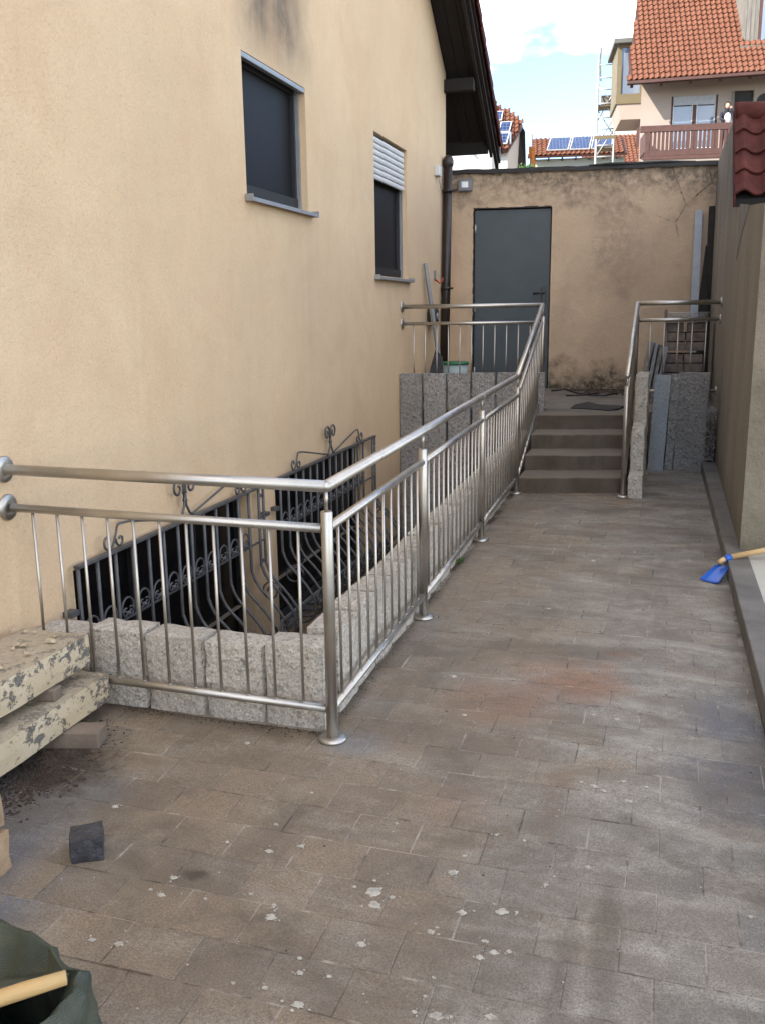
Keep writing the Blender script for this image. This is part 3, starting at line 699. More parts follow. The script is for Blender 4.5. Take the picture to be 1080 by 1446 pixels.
# soffit boards (dark), purlin end, barge board, gutter board at the eaves
for k in range(3):
    xx = WX+0.012+k*0.128
    MB().extr([(xx, YE-0.02, rz2(YE-0.02)), (xx, 2.3, rz2(2.3)), (xx, 2.3, rz2(2.3, 0.018)), (xx, YE-0.02, rz2(YE-0.02, 0.018))], (0.122, 0, 0)).build('soffit_board', 'rafter_wood', rf)
yb = 12.22
MB().extr([(-2.165, yb, rz2(yb, -0.05)), (-2.165, 2.2, rz2(2.2, -0.05)), (-2.165, 2.2, rz2(2.2, 0.20)), (-2.165, yb, rz2(yb, 0.20))], (0.04, 0, 0)).build('barge_board', 'dark_wood', rf)
MB().extr([(-2.12, yb-0.02, rz2(yb, 0.02)), (-2.12, 2.2, rz2(2.2, 0.03)), (-2.12, 2.2, rz2(2.2, 0.17)), (-2.12, yb-0.02, rz2(yb, 0.16))], (0.022, 0, 0)).build('barge_board', 'dark_brown_metal', rf)
MB().extr([(-2.20, 12.0, rz2(12.0, -0.10)), (-2.20, 2.2, rz2(2.2, -0.10)), (-2.20, 2.2, rz2(2.2, 0.02)), (-2.20, 12.0, rz2(12.0, 0.02))], (0.033, 0, 0)).build('verge_rafter', 'dark_wood', rf)
MB().box(-14, -2.21, YE-0.05, YE, rz2(YE, -0.10), rz2(YE, 0.10)).build('eaves_board', 'rafter_wood', rf)
MB().extr([(WX-0.02, 10.98, 4.06), (WX-0.02, 11.09, 4.06), (WX-0.02, 11.09, 4.17), (WX-0.02, 10.98, 4.20)], (0.36, 0, 0)).build('purlin', 'rafter_wood', rf, 0.01)
MB().extr([(WX-0.02, 6.4, rz2(6.6)-0.2), (WX-0.02, 6.6, rz2(6.6)-0.2), (WX-0.02, 6.6, rz2(6.6)-0.005), (WX-0.02, 6.4, rz2(6.6)-0.005)], (0.36, 0, 0)).build('purlin', 'dark_wood', rf)
y = 12.15
vm = MB(); L = 0.30
while y > 2.4:          # verge tiles stepping up the slope
    z = rz2(y, 0.19)
    vm.extr([(-2.17, y, z-0.03), (-2.17, y-L*0.86, z+L*0.86*0.75-0.055), (-2.17, y-L*0.86, z+L*0.86*0.75-0.03), (-2.17, y, z+0.012)], (0.105, 0, 0))
    vm.extr([(-2.075, y, z-0.12), (-2.075, y-L*0.84, z+L*0.84*0.75-0.145), (-2.075, y-L*0.84, z+L*0.84*0.75-0.05), (-2.075, y, z+0.0)], (0.014, 0, 0))
    y -= L*0.8
vm.build('verge_tiles', 'dark_red_tile', rf, kind='stuff')
rt_ = MB()
rt_.extr([(-2.18, 12.1, rz2(12.1, 0.165)), (-2.18, 2.2, rz2(2.2, 0.165)), (-2.18, -5.4, rz2(-5.4, 0.165)), (-2.18, -5.4, rz2(-5.4, 0.20)), (-2.18, 2.2, rz2(2.2, 0.20)), (-2.18, 12.1, rz2(12.1, 0.20))], (-12, 0, 0))
rt_.build('roof_covering', 'dark_red_tile', rf)

# downpipe, junction box, hook
dp = thing('downpipe', 'dark brown rain pipe with rounded cap at the corner of the cream house', 'drainpipe', (-2.49, 10.8, 0.63))
a, b = Vector((-2.487, 10.93, 3.29)), Vector((-2.492, 10.76, 0.64))
MB().tube([b, a], 0.052, 14).build('pipe', 'dark_brown_metal', dp)
MB().ball(a+Vector((0,0,0.0)), 0.066, 14, (1,1,1.3)).build('cap', 'dark_brown_metal', dp)
for z in (3.02, 1.9):
    q = b+(a-b)*((z-0.64)/2.7)
    m = MB().tube([q-Vector((0,0,0.015)), q+Vector((0,0,0.015))], 0.062, 14); m.box(q.x-0.115, q.x+0.085, q.y-0.008, q.y+0.008, q.z-0.012, q.z+0.012)
    m.build('pipe_clamp', 'dark_brown_metal', dp)
jb = thing('junction_box', 'small grey cable box high on the cream wall beside the rain pipe', 'junction box', (WX, 10.6, 3.15))
MB().box(WX, WX+0.05, 10.52, 10.66, 3.10, 3.21).build('box', 'shutter_white', jb, 0.006)
MB().tube([(WX+0.025, 10.62, 3.10), (WX+0.03, 10.66, 3.02), (WX+0.02, 10.8, 2.95), (WX+0.01, 11.05, 2.86)], 0.006, 6).build('cable', 'grey_aluminium', jb)
hk = thing('wall_hook', 'small red hook on a grey plate on the cream wall', 'hook', (WX, 10.5, 1.95))
MB().box(WX, WX+0.012, 10.47, 10.54, 1.97, 2.07).build('plate', 'grey_aluminium', hk)
MB().tube([(WX+0.01, 10.5, 1.97), (WX+0.06, 10.5, 1.93), (WX+0.09, 10.52, 1.95), (WX+0.09, 10.54, 1.99)], 0.010, 6).build('hook', 'red_paint', hk)

# ------------------------------------------------------------------ wrought-iron cellar window grilles
PROF = [(0.045, 0.50), (0.045, 0.02), (0.052, -0.04), (0.075, -0.10), (0.115, -0.155), (0.165, -0.205), (0.22, -0.27), (0.265, -0.34), (0.285, -0.41), (0.275, -0.475), (0.235, -0.52), (0.16, -0.545), (0.03, -0.555)]
def smooth_prof():
    out = []
    for i in range(1, len(PROF)-2):
        p0, p1, p2, p3 = [Vector((q[0], q[1])) for q in PROF[i-1:i+3]]
        for k in range(3):
            t_ = k/3; out.append(0.5*((2*p1)+(-p0+p2)*t_+(2*p0-5*p1+4*p2-p3)*t_*t_+(-p0+3*p1-3*p2+p3)*t_**3))
    return [Vector(PROF[0])]+out+[Vector(PROF[-2]), Vector(PROF[-1])]
SP = smooth_prof()
bar_me = MB().tube([(p.x, 0, p.y) for p in SP], 0.0105, 6).mesh('bar'); bar_me.materials.append(MAT['wrought_iron'])
def spiral(c, r0, r1, a0, a1, n, dirz=1, diry=1):
    return [(c[0], c[1]+diry*(r0+(r1-r0)*k/n)*math.cos(a0+(a1-a0)*k/n), c[2]+dirz*(r0+(r1-r0)*k/n)*math.sin(a0+(a1-a0)*k/n)) for k in range(n+1)]
sc_m = MB()     # one element of the scroll band: big open C over a small double curl
sc_m.tube(spiral((0,0,0), 0.058, 0.050, math.radians(200), math.radians(-30), 14), 0.0062, 5)
sc_m.tube(spiral((0,-0.026,-0.022), 0.026, 0.006, math.radians(60), math.radians(480), 14), 0.0055, 5)
sc_m.tube(spiral((0,0.026,-0.022), 0.026, 0.006, math.radians(60), math.radians(480), 14, 1, -1), 0.0055, 5)
sc_m.ball((0,0,-0.028), 0.013, 8)
scroll_me = sc_m.mesh('scroll'); scroll_me.materials.append(MAT['wrought_iron'])
def grille(y0, y1, y2, label):
    g_ = thing('window_grille', label, 'window grille', (WX, y0, -0.55), group='wrought iron grilles over the cellar windows')
    ox, oy, oz = WX, y0, -0.55
    def P(me, name, y, x=0, z=0):
        o = link(name, me, None, g_); o.location = (x, y-oy, z-oz); return o
    n = round((y1-y0)/0.148); sp = (y1-y0)/n
    for k in range(n+1): P(bar_me, 'bar', y0+k*sp)
    P(bar_me, 'bar', y2-0.075); P(bar_me, 'bar', y2)
    for z, x, r in ((0.50, 0.045, 0.013), (-0.555, 0.03, 0.012)):
        MB().bar((WX+x, y0-0.01, z), (WX+x, y2+0.01, z), 0.03, 0.014).build('rail', 'wrought_iron', g_)
    MB().bar((WX+0.283, y0, -0.40), (WX+0.283, y2, -0.40), 0.008, 0.03).build('rail', 'wrought_iron', g_)
    MB().bar((WX+0.045, y0, 0.135), (WX+0.045, y2, 0.135), 0.008, 0.012).build('rail', 'wrought_iron', g_)
    for k in range(n):
        P(scroll_me, 'scroll', y0+(k+0.5)*sp, 0.045, 0.185)
        P(scroll_me, 'scroll', y0+(k+0.5)*sp, 0.292, -0.37)
    for k in range(5):
        z = (0.44, 0.30, -0.005)[k] if k < 3 else None
        if z is not None: MB().box(WX+0.037, WX+0.053, y2-0.072, y2-0.003, z-0.008, z+0.008).build('rung', 'wrought_iron', g_)
    for yy, d in ((y0-0.055, 1), (y2+0.055, -1)):
        MB().box(WX, WX+0.05, yy-0.022, yy+0.035, 0.28, 0.305).build('bracket', 'wrought_iron', g_)
    # side returns with large curls
    for yy in (y0+0.02, y2-0.1):
        m = MB()
        c = (WX+0.12, yy, -0.20)
        m.tube([(c[0]+0.075*math.cos(a_)*(1-a_/14), yy, c[2]+0.075*math.sin(a_)*(1-a_/14)) for a_ in [i*0.5 for i in range(20)]], 0.0065, 5)
        m.build('curl', 'wrought_iron', g_)
    # crest: fleur with two curls at the middle, sweeping arms, double curls at the ends
    ym = (y0+y1)/2+0.1; zt = 0.51; x = WX+0.045
    m = MB()
    for s in (-1, 1):
        m.tube([(x, ym+s*0.085, zt), (x, ym+s*0.045, zt+0.02), (x, ym+s*0.012, zt+0.07), (x, ym+s*0.006, zt+0.14)]+spiral((x, ym+s*0.070, zt+0.175), 0.066, 0.014, math.radians(215), math.radians(-250), 18, 1, s), 0.0075, 6)
    m.ball((x, ym, zt+0.10), 0.016, 8)
    m.build('crest', 'wrought_iron', g_)
    for s, ye in ((-1, y0+0.32), (1, y1-0.12)):
        m = MB()
        a_ = ym+s*0.16
        m.tube([(x, ym+s*0.05, zt+0.005), (x, a_+s*0.05, zt+0.035), (x, ye-s*0.12, zt+0.108), (x, ye-s*0.04, zt+0.115)]+spiral((x, ye-s*0.04, zt+0.085), 0.030, 0.03, math.radians(90), math.radians(20), 4, 1, s), 0.0065, 6)
        m.tube([(x, ye-s*0.012, zt+0.095), (x, ye+s*0.01, zt+0.05)]+spiral((x, ye+s*0.068, zt+0.048), 0.05, 0.010, math.radians(200), math.radians(560), 14, 1, s), 0.0065, 6)
        m.tube([(x, ye+s*0.01, zt+0.05)]+spiral((x, ye-s*0.035, zt+0.035), 0.036, 0.009, math.radians(10), math.radians(-340), 12, 1, s), 0.0065, 6)
        m.build('crest_scroll', 'wrought_iron', g_)
    return g_
grille(3.445, 5.27, 5.50, 'nearer curved wrought iron grille in the light well by the corner post')
grille(5.79, 7.66, 8.0, 'farther curved wrought iron grille in the light well near the tall granite slabs')
pipe = MB().tube([(WX+0.55, 4.6, -0.72), (WX+0.50, 8.8, -0.66)], 0.055, 12)
tag(pipe.build('drain_pipe', 'curb_concrete'), 'grey drain pipe lying along the bottom of the light well', 'pipe')

# ------------------------------------------------------------------ granite kerb blocks round the light well
def stone_parts(root, specs, mat, name='granite_block', amp=0.006, step=0.035):
    for i, s in enumerate(specs):
        me = rough_block(*s, amp=amp, step=step, seed=i+len(root.name))
        shift_mesh(me, root['_org']); me.name = name
        link(name, me, mat, root)
gw = thing('granite_block_wall', 'low pale grey granite block wall across the front of the light well', 'stone wall', (-1.9, 3.2, 0))
gp = 0.004
xs = [-2.545, -2.272, -2.000, -1.729, -1.464, -1.203]
stone_parts(gw, [(xs[i]+gp, xs[i+1]-gp, 3.148, 3.30, -0.6, (0.305, 0.335, 0.33, 0.325, 0.345)[i]) for i in range(5)], 'granite_block')
gl = thing('granite_block_wall', 'long low pale granite block wall following the ramp railing', 'stone wall', (-1.25, 5.5, 0))
yy = 3.305; sp = []
rr = random.Random(11)
while yy < 8.9:
    L = 0.262+rr.uniform(-0.012, 0.012)
    sp.append((-1.345+rr.uniform(-0.006, 0.006), -1.203+rr.uniform(-0.004, 0.004), yy+gp, min(yy+L, 8.97)-gp, -0.9, 0.362+gz(yy)+rr.uniform(-0.008, 0.008))); yy += L
stone_parts(gl, sp, 'granite_block', step=0.045)
gs = thing('granite_slab_wall', 'row of tall upright dark granite slabs closing the light well', 'stone wall', (-1.9, 9.02, 0))
stone_parts(gs, [(WX+0.004+i*0.242, WX+0.236+i*0.242, 8.985+0.03*i, 9.065+0.03*i, -1.0, 1.008+0.002*i) for i in range(6)], 'granite_slab', 'granite_slab', amp=0.004, step=0.06)

# ------------------------------------------------------------------ stairs and landing
SS = 0.22
st = thing('concrete_steps', 'four weathered brown concrete steps between the two steel railings', 'steps', (-0.7, 8.3, 0.09))
nose = [7.885, 8.265, 8.655, 9.045]; top_z = [0.221, 0.356, 0.490, 0.628]
for i in range(4):
    xl, xr = -1.135, -0.262
    y0, y1 = nose[i], (nose[i+1]+0.02 if i < 3 else nose[i]+0.30)
    f_ = lambda x, y_: y_+SS*(x+0.3)
    zb = -0.2 if i == 0 else top_z[i-1]-0.05
    me = MB().prism([(xl, f_(xl, y0)), (xr, f_(xr, y0)), (xr, f_(xr, y1)), (xl, f_(xl, y1))], zb, top_z[i]).mesh('step', st['_org'])
    b = bmesh.new(); b.from_mesh(me)
    bmesh.ops.subdivide_edges(b, edges=[e for e in b.edges if abs(e.verts[0].co.x-e.verts[1].co.x) > 0.3], cuts=24, use_grid_fill=True)
    for e in [e for e in b.edges if e.is_boundary]: pass
    ed = [e for e in b.edges if all(abs(v.co.z-(top_z[i]-0.09)) < 1e-3 for v in e.verts) and all(abs((v.co.y+8.3)-f_(v.co.x-0.7, y0)) < 0.01 for v in e.verts)]
    bmesh.ops.bevel(b, geom=ed, offset=0.014, segments=3, profile=0.5, affect='EDGES')
    for v in b.verts:
        q = v.co*9+Vector((i*5, 0, 0)); v.co += noise.noise_vector(q)*0.004
    b.to_mesh(me); b.free()
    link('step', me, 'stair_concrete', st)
struct(MB().prism([(WX, 9.085), (-1.137, 9.24), (-1.137, 9.15), (-0.255, 9.34), (0.52, 9.34), (0.52, 12.4), (-2.75, 11.95), (-2.75, 11.09), (WX, 11.09)], -1.0, 0.626).build('landing', 'landing_concrete'))
rs = thing('stepped_granite_edge', 'stepped pale granite blocks beside the right side of the steps', 'stone edging', (-0.17, 8.2, 0.08))
stone_parts(rs, [(-0.232, -0.112, 7.70, 7.97, -0.2, 0.275), (-0.228, -0.116, 7.975, 8.40, -0.2, 0.635), (-0.226, -0.112, 8.405, 9.05, -0.2, 1.035)], 'granite_block', amp=0.010, step=0.035)

# upright and leaning granite slabs right of the steps
sl = []
def lean_slab(x0, x1, y0, th, z0, z1, lx, ly, mat, label, amp=0.003, cat='stone slab', name='granite_slab', group='granite slabs stood on end right of the steps', step=0.06):
    me = rough_block(0, x1-x0, 0, th, 0, z1-z0, amp=amp, step=step, seed=int(x0*100))
    o = link(name, me, mat); o.location = (x0, y0, z0); o.rotation_euler = (lx, ly, 0)
    return tag(o, label, cat, group)
lean_slab(0.135, 0.415, 9.05, 0.09, 0.10, 1.03, 0.0, 0.012, 'granite_slab', 'widest dark rough granite slab standing upright next to the retaining wall', 0.005)
lean_slab(0.055, 0.133, 9.03, 0.10, 0.10, 1.015, 0.0, 0.03, 'granite_slab', 'narrow dark granite slab between the sawn slab and the widest slab', 0.003)
lean_slab(-0.10, 0.050, 8.93, 0.05, 0.09, 1.02, -0.03, 0.035, 'granite_sawn', 'smooth sawn blue-grey granite slab leaning upright right of the stepped blocks', 0.0005)
rr = random.Random(2)
for k in range(4):      # slabs behind, leaning to the left on the landing
    m = rough_block(0, 0.045, 0, 0.25, 0, 0.66-0.02*k, amp=0.003, step=0.05, seed=k)
    o = link('granite_strip', m, 'granite_sawn' if k % 2 else 'granite_slab'); o.location = (-0.235+k*0.052, 10.15+0.04*k, 0.628); o.rotation_euler = (0, math.radians(8), 0.1)
    tag(o, ['leftmost thin granite strip leaning behind the stepped blocks', 'second thin granite strip from the left leaning on the landing', 'third thin granite strip from the left leaning on the landing', 'rightmost thin granite strip leaning against the brick stack'][k], 'stone strip', 'thin granite strips leaning on the landing')

# stack of brown paving bricks with wire basket on top
bs = thing('brick_stack', 'stack of dark brown paving bricks on the landing behind the right railing', 'brick stack', (0.2, 10.6, 0.628))
rr = random.Random(9)
zz = 0.640; lay = 0
while zz < 1.46:
    h_ = 0.100; x = 0.015+rr.uniform(-0.01, 0.01); gap = (lay == 7)
    for j in range(2):
        wd = 0.19
        if lay == 7 and j == 1: x += 0.03
        for kk in range(2):
            me = MB().box(x, x+wd, 10.45+kk*0.21, 10.65+kk*0.21, zz, zz+h_-0.010).mesh('brick', bs['_org']); bev(me, 0.004, 1)
            o = link('brick', me, 'brick_brown', bs); o.rotation_euler = (0, 0, rr.uniform(-0.02, 0.02))
        x += wd+0.006+rr.uniform(0, 0.01)
    zz += h_+(0.028 if lay == 4 else 0.0); lay += 1
MB().box(-0.012, 0.018, 10.42, 10.52, 0.63, 1.60).build('edge_board', 'brick_brown', bs)
wb_ = thing('wire_basket', 'crumpled grey wire mesh lying on top of the brick stack', 'wire mesh', (0.2, 10.6, zz))
m = MB()
for k in range(13):
    a = 0.03+k*0.03
    m.tube([(a+0.0, 10.42, zz+0.10), (a+0.05, 10.55, zz+0.03), (a+0.08, 10.9, zz+0.03)], 0.003, 4)
    m.tube([(a+0.03, 10.42, zz+0.10), (a-0.02, 10.55, zz+0.03), (a-0.05, 10.9, zz+0.03)], 0.003, 4)
for k in range(5): m.tube([(0.02, 10.42+k*0.08, zz+0.10-0.02*k), (0.44, 10.42+k*0.08, zz+0.10-0.02*k)], 0.003, 4)
m.build('mesh', 'galvanised', wb_)
MB().box(0.02, 0.43, 10.40, 10.92, zz, zz+0.03).build('board', 'brick_brown', wb_)

# things leaning in the right corner
def fb(u, dd, z): # back-wall coordinates: along the wall, in front of it, height
    p = Matrix.Rotation(AB, 3, 'Z') @ Vector((u, 12.035-dd, 0)); return (p.x, p.y, z)
tag(MB().bar(fb(2.07, 0.03, 2.76), fb(2.02, 0.45, 0.64), 0.09, 0.03, (0,1,0)).build('metal_profile', 'grey_aluminium', None, 0.003), 'grey aluminium channel leaning against the back wall near the right corner', 'metal profile')
tag(MB().bar(fb(2.215, 0.05, 2.80), fb(2.19, 0.35, 0.64), 0.07, 0.07, (0,1,0)).build('timber_post', 'dark_wood', None, 0.004), 'dark weathered timber post leaning in the right corner of the back wall', 'post')
m = MB(); a1, a2, b1, b2 = fb(2.16, 0.10, 2.36), fb(2.20, 0.10, 2.30), fb(1.98, 0.42, 0.64), fb(2.25, 0.42, 0.64)
m.extr([a1, b1, b2, a2], (0, -0.03, 0))
tag(m.build('wooden_board', 'dark_wood'), 'tapering dark board leaning beside the timber post in the corner', 'board')

# landing objects
mat_pts = [(-0.883, 9.50), (-0.70, 9.44), (-0.485, 9.34), (-0.40, 9.44), (-0.36, 9.70), (-0.50, 9.86), (-0.62, 9.84), (-0.755, 10.10), (-0.87, 9.85)]
tag(MB().prism(mat_pts, 0.630, lambda x, y: 0.640+0.006*math.sin(x*30)).build('rubber_mat', 'black_mat'), 'crumpled black mat lying at the top of the concrete steps', 'mat')
m = MB()
m.tube([(-1.27, 11.2, 0.66), (-1.1, 11.1, 0.69), (-0.95, 10.95, 0.66), (-0.8, 10.9, 0.645), (-0.62, 10.8, 0.65), (-0.5, 10.95, 0.66)], 0.012, 6)
m.tube([(-1.05, 10.75, 0.645), (-0.85, 10.85, 0.65), (-0.7, 10.95, 0.66)], 0.010, 6)
tag(m.build('hose', 'black_plastic'), 'thin black hose lying across the landing in front of the back wall', 'hose')
bk = thing('bucket', 'pale blue bucket with green lid behind the tall granite slabs', 'bucket', (-2.27, 10.35, 0.628))
bx, by = -2.27, 10.35
MB().tube([(bx, by, 0.63), (bx, by, 0.93)], [0.12, 0.15], 20).build('body', 'bucket_plastic', bk)
MB().tube([(bx, by, 0.932), (bx, by, 0.945), (bx, by, 0.962)], [0.158, 0.160, 0.150], 20).build('lid', 'lid_green', bk)
# raise the bucket on a block so it shows above the slabs
bk.location.z += 0.09
tag(MB().box(-2.42, -2.12, 10.2, 10.5, 0.628, 0.716).build('stone_block', 'brick_brown', None, 0.004), 'brown stone block under the bucket with the green lid', 'block')
tag(MB().bar((-2.515, 9.95, 2.13), (-2.33, 10.1, 0.64), 0.035, 0.035).build('metal_rod', 'grey_aluminium', None, 0.003), 'pale square metal bar leaning against the cream wall beside the rain pipe', 'metal bar')
tag(MB().bar((-2.53, 10.02, 2.0), (-2.40, 10.35, 0.64), 0.012, 0.03).build('metal_strip', 'galvanised'), 'thin pale metal strip leaning behind the square metal bar', 'metal strip')
sp_ = thing('plastering_board', 'dark triangular sheet leaning against the cream wall behind the granite slabs', 'sheet', (-2.4, 9.9, 0.628))
MB().extr([(-2.52, 9.75, 0.63), (-2.32, 9.95, 0.63), (-2.34, 9.98, 1.13), (-2.40, 9.92, 1.20)], (0.012, -0.012, 0)).build('sheet', 'cobble_basalt', sp_)
dr = thing('hanging_drum', 'dark round cable drum hanging on the cream wall behind the railing', 'cable drum', (WX, 10.2, 1.5))
MB().tube([(WX+0.005, 10.25, 1.56), (WX+0.09, 10.25, 1.56)], 0.105, 16).build('drum', 'cobble_basalt', dr)
MB().tube([(WX+0.09, 10.25, 1.56), (WX+0.11, 10.25, 1.56)], 0.04, 10).build('hub', 'grey_aluminium', dr)

# ------------------------------------------------------------------ back building with the grey door
bb = thing('garage', 'weathered tan plastered garage wall with grey metal door across the end of the yard', 'garage', (0, 12.0, 0), frame=AB)
D0 = 12.035
m = MB()
uL, uR, dl, dr_, dtz = -1.30, 2.275, -0.625, 0.315, 2.842
m.box(uL, dl-0.012, D0, D0+3.5, -0.5, 3.285); m.box(dr_+0.012, uR, D0, D0+3.5, -0.5, 3.285)
m.box(dl-0.012, dr_+0.012, D0, D0+3.5, dtz+0.018, 3.285); m.box(dl-0.012, dr_+0.012, D0+0.30, D0+3.5, 0.4, dtz+0.018)
me = m.mesh('wall', bb['_org']); link('wall', me, 'weathered_plaster', bb)
d_ = MB().box(dl, dr_, D0+0.035, D0+0.08, 0.635, dtz).build('door', 'door_grey', bb, 0.003)
# ragged dark gap round the door
rr = random.Random(4); m = MB()
def ragged(pts, wdt, axis):
    for i in range(len(pts)-1):
        a, b = pts[i], pts[i+1]; w0 = wdt*rr.uniform(0.5, 1.4); w1 = wdt*rr.uniform(0.5, 1.4)
        if axis == 'v': m.add([(a[0]-w0, D0-0.002, a[1]), (a[0]+0.002, D0-0.002, a[1]), (b[0]+0.002, D0-0.002, b[1]), (b[0]-w1, D0-0.002, b[1])], [(0,1,2,3)])
        else: m.add([(a[0], D0-0.002, a[1]-0.002), (b[0], D0-0.002, b[1]-0.002), (b[0], D0-0.002, b[1]+w1), (a[0], D0-0.002, a[1]+w0)], [(0,1,2,3)])
ragged([(dl-0.010, 0.65+k*0.073) for k in range(31)], 0.012, 'v')
ragged([(dl-0.02+k*0.08, dtz+0.016) for k in range(13)], 0.012, 'h')
m.build('door_gap', 'dark_recess', bb)
h_ = MB(); h_.box(0.225, 0.275, D0+0.005, D0+0.034, 1.69, 1.90); h_.build('handle_plate', 'black_plastic', d_, 0.003)
h_ = MB(); h_.tube([(0.25, D0+0.01, 1.825), (0.25, D0-0.05, 1.825), (0.235, D0-0.055, 1.822), (0.11, D0-0.055, 1.815)], 0.011, 8); h_.build('handle', 'black_plastic', d_)
for z in (2.62, 1.65, 0.85): MB().tube([(dl+0.008, D0+0.022, z-0.05), (dl+0.008, D0+0.022, z+0.05)], 0.009, 8).build('hinge', 'galvanised', d_)
# roofing felt edge, slightly wavy
m = MB(); n = 60
for k in range(n):
    u0, u1 = uL+(uR-uL)*k/n, uL+(uR-uL)*(k+1)/n
    f0, f1 = [0.012*noise.noise(Vector((u*2.2, 3, 0)))+0.006*noise.noise(Vector((u*9, 7, 0))) for u in (u0, u1)]
    z0, z1 = 3.283, 3.32
    m.add([(u0, D0-0.045, z0-0.012+f0), (u1, D0-0.045, z0-0.012+f1), (u1, D0-0.04, z1+f1), (u0, D0-0.04, z1+f0), (u0, D0+0.5, z1+0.012), (u1, D0+0.5, z1+0.012), (u0, D0+0.002, z0-0.004), (u1, D0+0.002, z0-0.004)],
          [(0,1,2,3),(3,2,5,4),(0,6,7,1)])
m.build('roof_edge', 'bitumen', bb)
MB().box(uL, uR, D0+0.4, D0+3.6, 3.286, 3.335).build('roof', 'bitumen', bb)
m = MB()
m.tube([(0.75, D0-0.03, 3.318), (1.0, D0-0.05, 3.328), (1.3, D0-0.03, 3.325), (1.7, D0-0.04, 3.33), (2.0, D0-0.02, 3.325)], [0.012, 0.018, 0.02, 0.014, 0.01], 7)
m.build('roof_trim', 'bitumen', bb)
fl = thing('floodlight', 'small square grey floodlight on the back wall beside the rain pipe', 'floodlight', (-0.74, D0, 3.1), frame=AB)
x0, x1, z0, z1 = -0.830, -0.655, 3.065, 3.205
MB().box(x0, x1, D0-0.10, D0-0.045, z0, z1).build('housing', 'window_frame', fl, 0.008)
MB().box(x0+0.042, x1-0.050, D0-0.106, D0-0.099, z0+0.040, z1-0.032).build('lens', 'lamp_glass', fl)
MB().box(-0.76, -0.72, D0-0.046, D0, 3.11, 3.15).build('bracket', 'grey_aluminium', fl)
MB().tube([(-0.83, D0-0.06, 3.10), (-0.88, D0-0.03, 3.07), (-0.93, D0-0.02, 3.10)], 0.006, 6).build('cable', 'black_plastic', fl)

# ------------------------------------------------------------------ retaining wall on the right with tiled lean-to
RX = 0.512
rw = thing('retaining_wall', 'brown-grey cement rendered wall along the right side of the yard', 'wall', (RX, 8.5, 0.1))
m = MB()
m.extr([(RX, 5.9, -0.4), (RX, 8.42, -0.4), (RX, 8.42, 2.42), (RX, 5.9, 2.20)], (0.42, 0, 0))
m.extr([(RX, 8.424, -0.4), (RX+0.02, 12.55, -0.4), (RX-0.005, 12.55, 3.30), (RX, 9.21, 3.30), (RX, 9.15, 3.22), (RX, 8.424, 2.51)], (0.42, 0, 0))
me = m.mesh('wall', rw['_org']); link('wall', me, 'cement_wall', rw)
m = MB(); m.extr([(0.60, 5.897, 1.98), (0.60, 5.897, 2.19), (0.83, 5.897, 2.19), (0.80, 5.897, 2.10)], (0, -0.004, 0))  # thin angular patches of another tone laid on the wall faces
m.extr([(RX-0.003, 7.95, 2.40), (RX-0.003, 7.0, 2.30), (RX-0.003, 7.6, 2.12), (RX-0.003, 7.93, 1.98)], (0.004, 0, 0))
m.build('repair_patch', 'pale_concrete' if False else 'curb_concrete', rw)
lt = thing('tiled_lean_to', 'small steep lean-to roof of dark red clay pantiles above the right wall', 'roof', (RX, 8.6, 2.5))
T0 = Vector((0.492, 8.30, 2.50)); sd = Vector((0, 0.80, 0.78)).normalized(); nrm_ = Vector((0, -0.78, 0.80)).normalized()
def pantile(wt, lt_, seg=10):
    m = MB(); th = 0.016
    def sec(u):   # S profile
        return 0.036*math.sin(u*2*PI-0.35)**1 * (1 if math.sin(u*2*PI-0.35) > 0 else 0.55)
    top_, bot = [], []
    for j in (0, 1):
        for i in range(seg+1):
            u = i/seg; h = sec(u)+(0.030 if j == 0 else 0.0)
            p = Vector((u*wt*1.03, 0, 0)) + sd*(j*lt_) + nrm_*h
            top_.append(p); bot.append(p-nrm_*th)
    k = seg+1; vs = top_+bot; N = len(top_); fs = []
    for i in range(seg): fs += [(i, i+1, k+i+1, k+i), (N+i, N+k+i, N+k+i+1, N+i+1), (i, N+i, N+i+1, i+1), (k+i, k+i+1, N+k+i+1, N+k+i)]
    fs += [(0, k, N+k, N), (seg, N+seg, N+k+seg, k+seg)]
    m.add(vs, fs, False); me = m.mesh('roof_tile')
    for p in me.polygons: p.use_smooth = False
    me.materials.append(MAT['dark_red_tile']); return me
ptm = pantile(0.205, 0.32); rr = random.Random(8)
for j in range(4):
    for i in range(8):
        o = link('roof_tile', ptm, None, lt); p = T0+Vector((i*0.205, 0, 0))+sd*(j*0.265)-Vector(lt['_org'])
        o.location = p; o.rotation_euler = (rr.uniform(-0.01, 0.01), rr.uniform(-0.01, 0.01), 0)
m = MB(); q = T0+sd*1.10
for i in range(5):
    x = 0.492+i*0.38
    m.tube([(x, q.y, q.z+0.0), (x+0.04, q.y, q.z+0.005), (x+0.40, q.y, q.z)], [0.092, 0.088, 0.075], 14)
m.build('ridge_tile', 'dark_red_tile', lt)
MB().extr([(0.48, 8.33, 2.475), (0.48, 9.13, 3.26), (0.48, 9.13, 3.20), (0.48, 8.33, 2.415)], (1.6, 0, 0)).build('batten_board', 'rafter_wood', lt)
MB().extr([(0.484, 8.30, 2.42), (0.484, 9.12, 3.22), (0.484, 9.12, 3.30), (0.484, 8.30, 2.50)], (0.014, 0, 0)).build('verge_board', 'dark_red_tile', lt)
MB().box(0.94, 2.1, 8.6, 8.8, 0.2, 2.7).build('support_wall', 'cement_wall', lt)

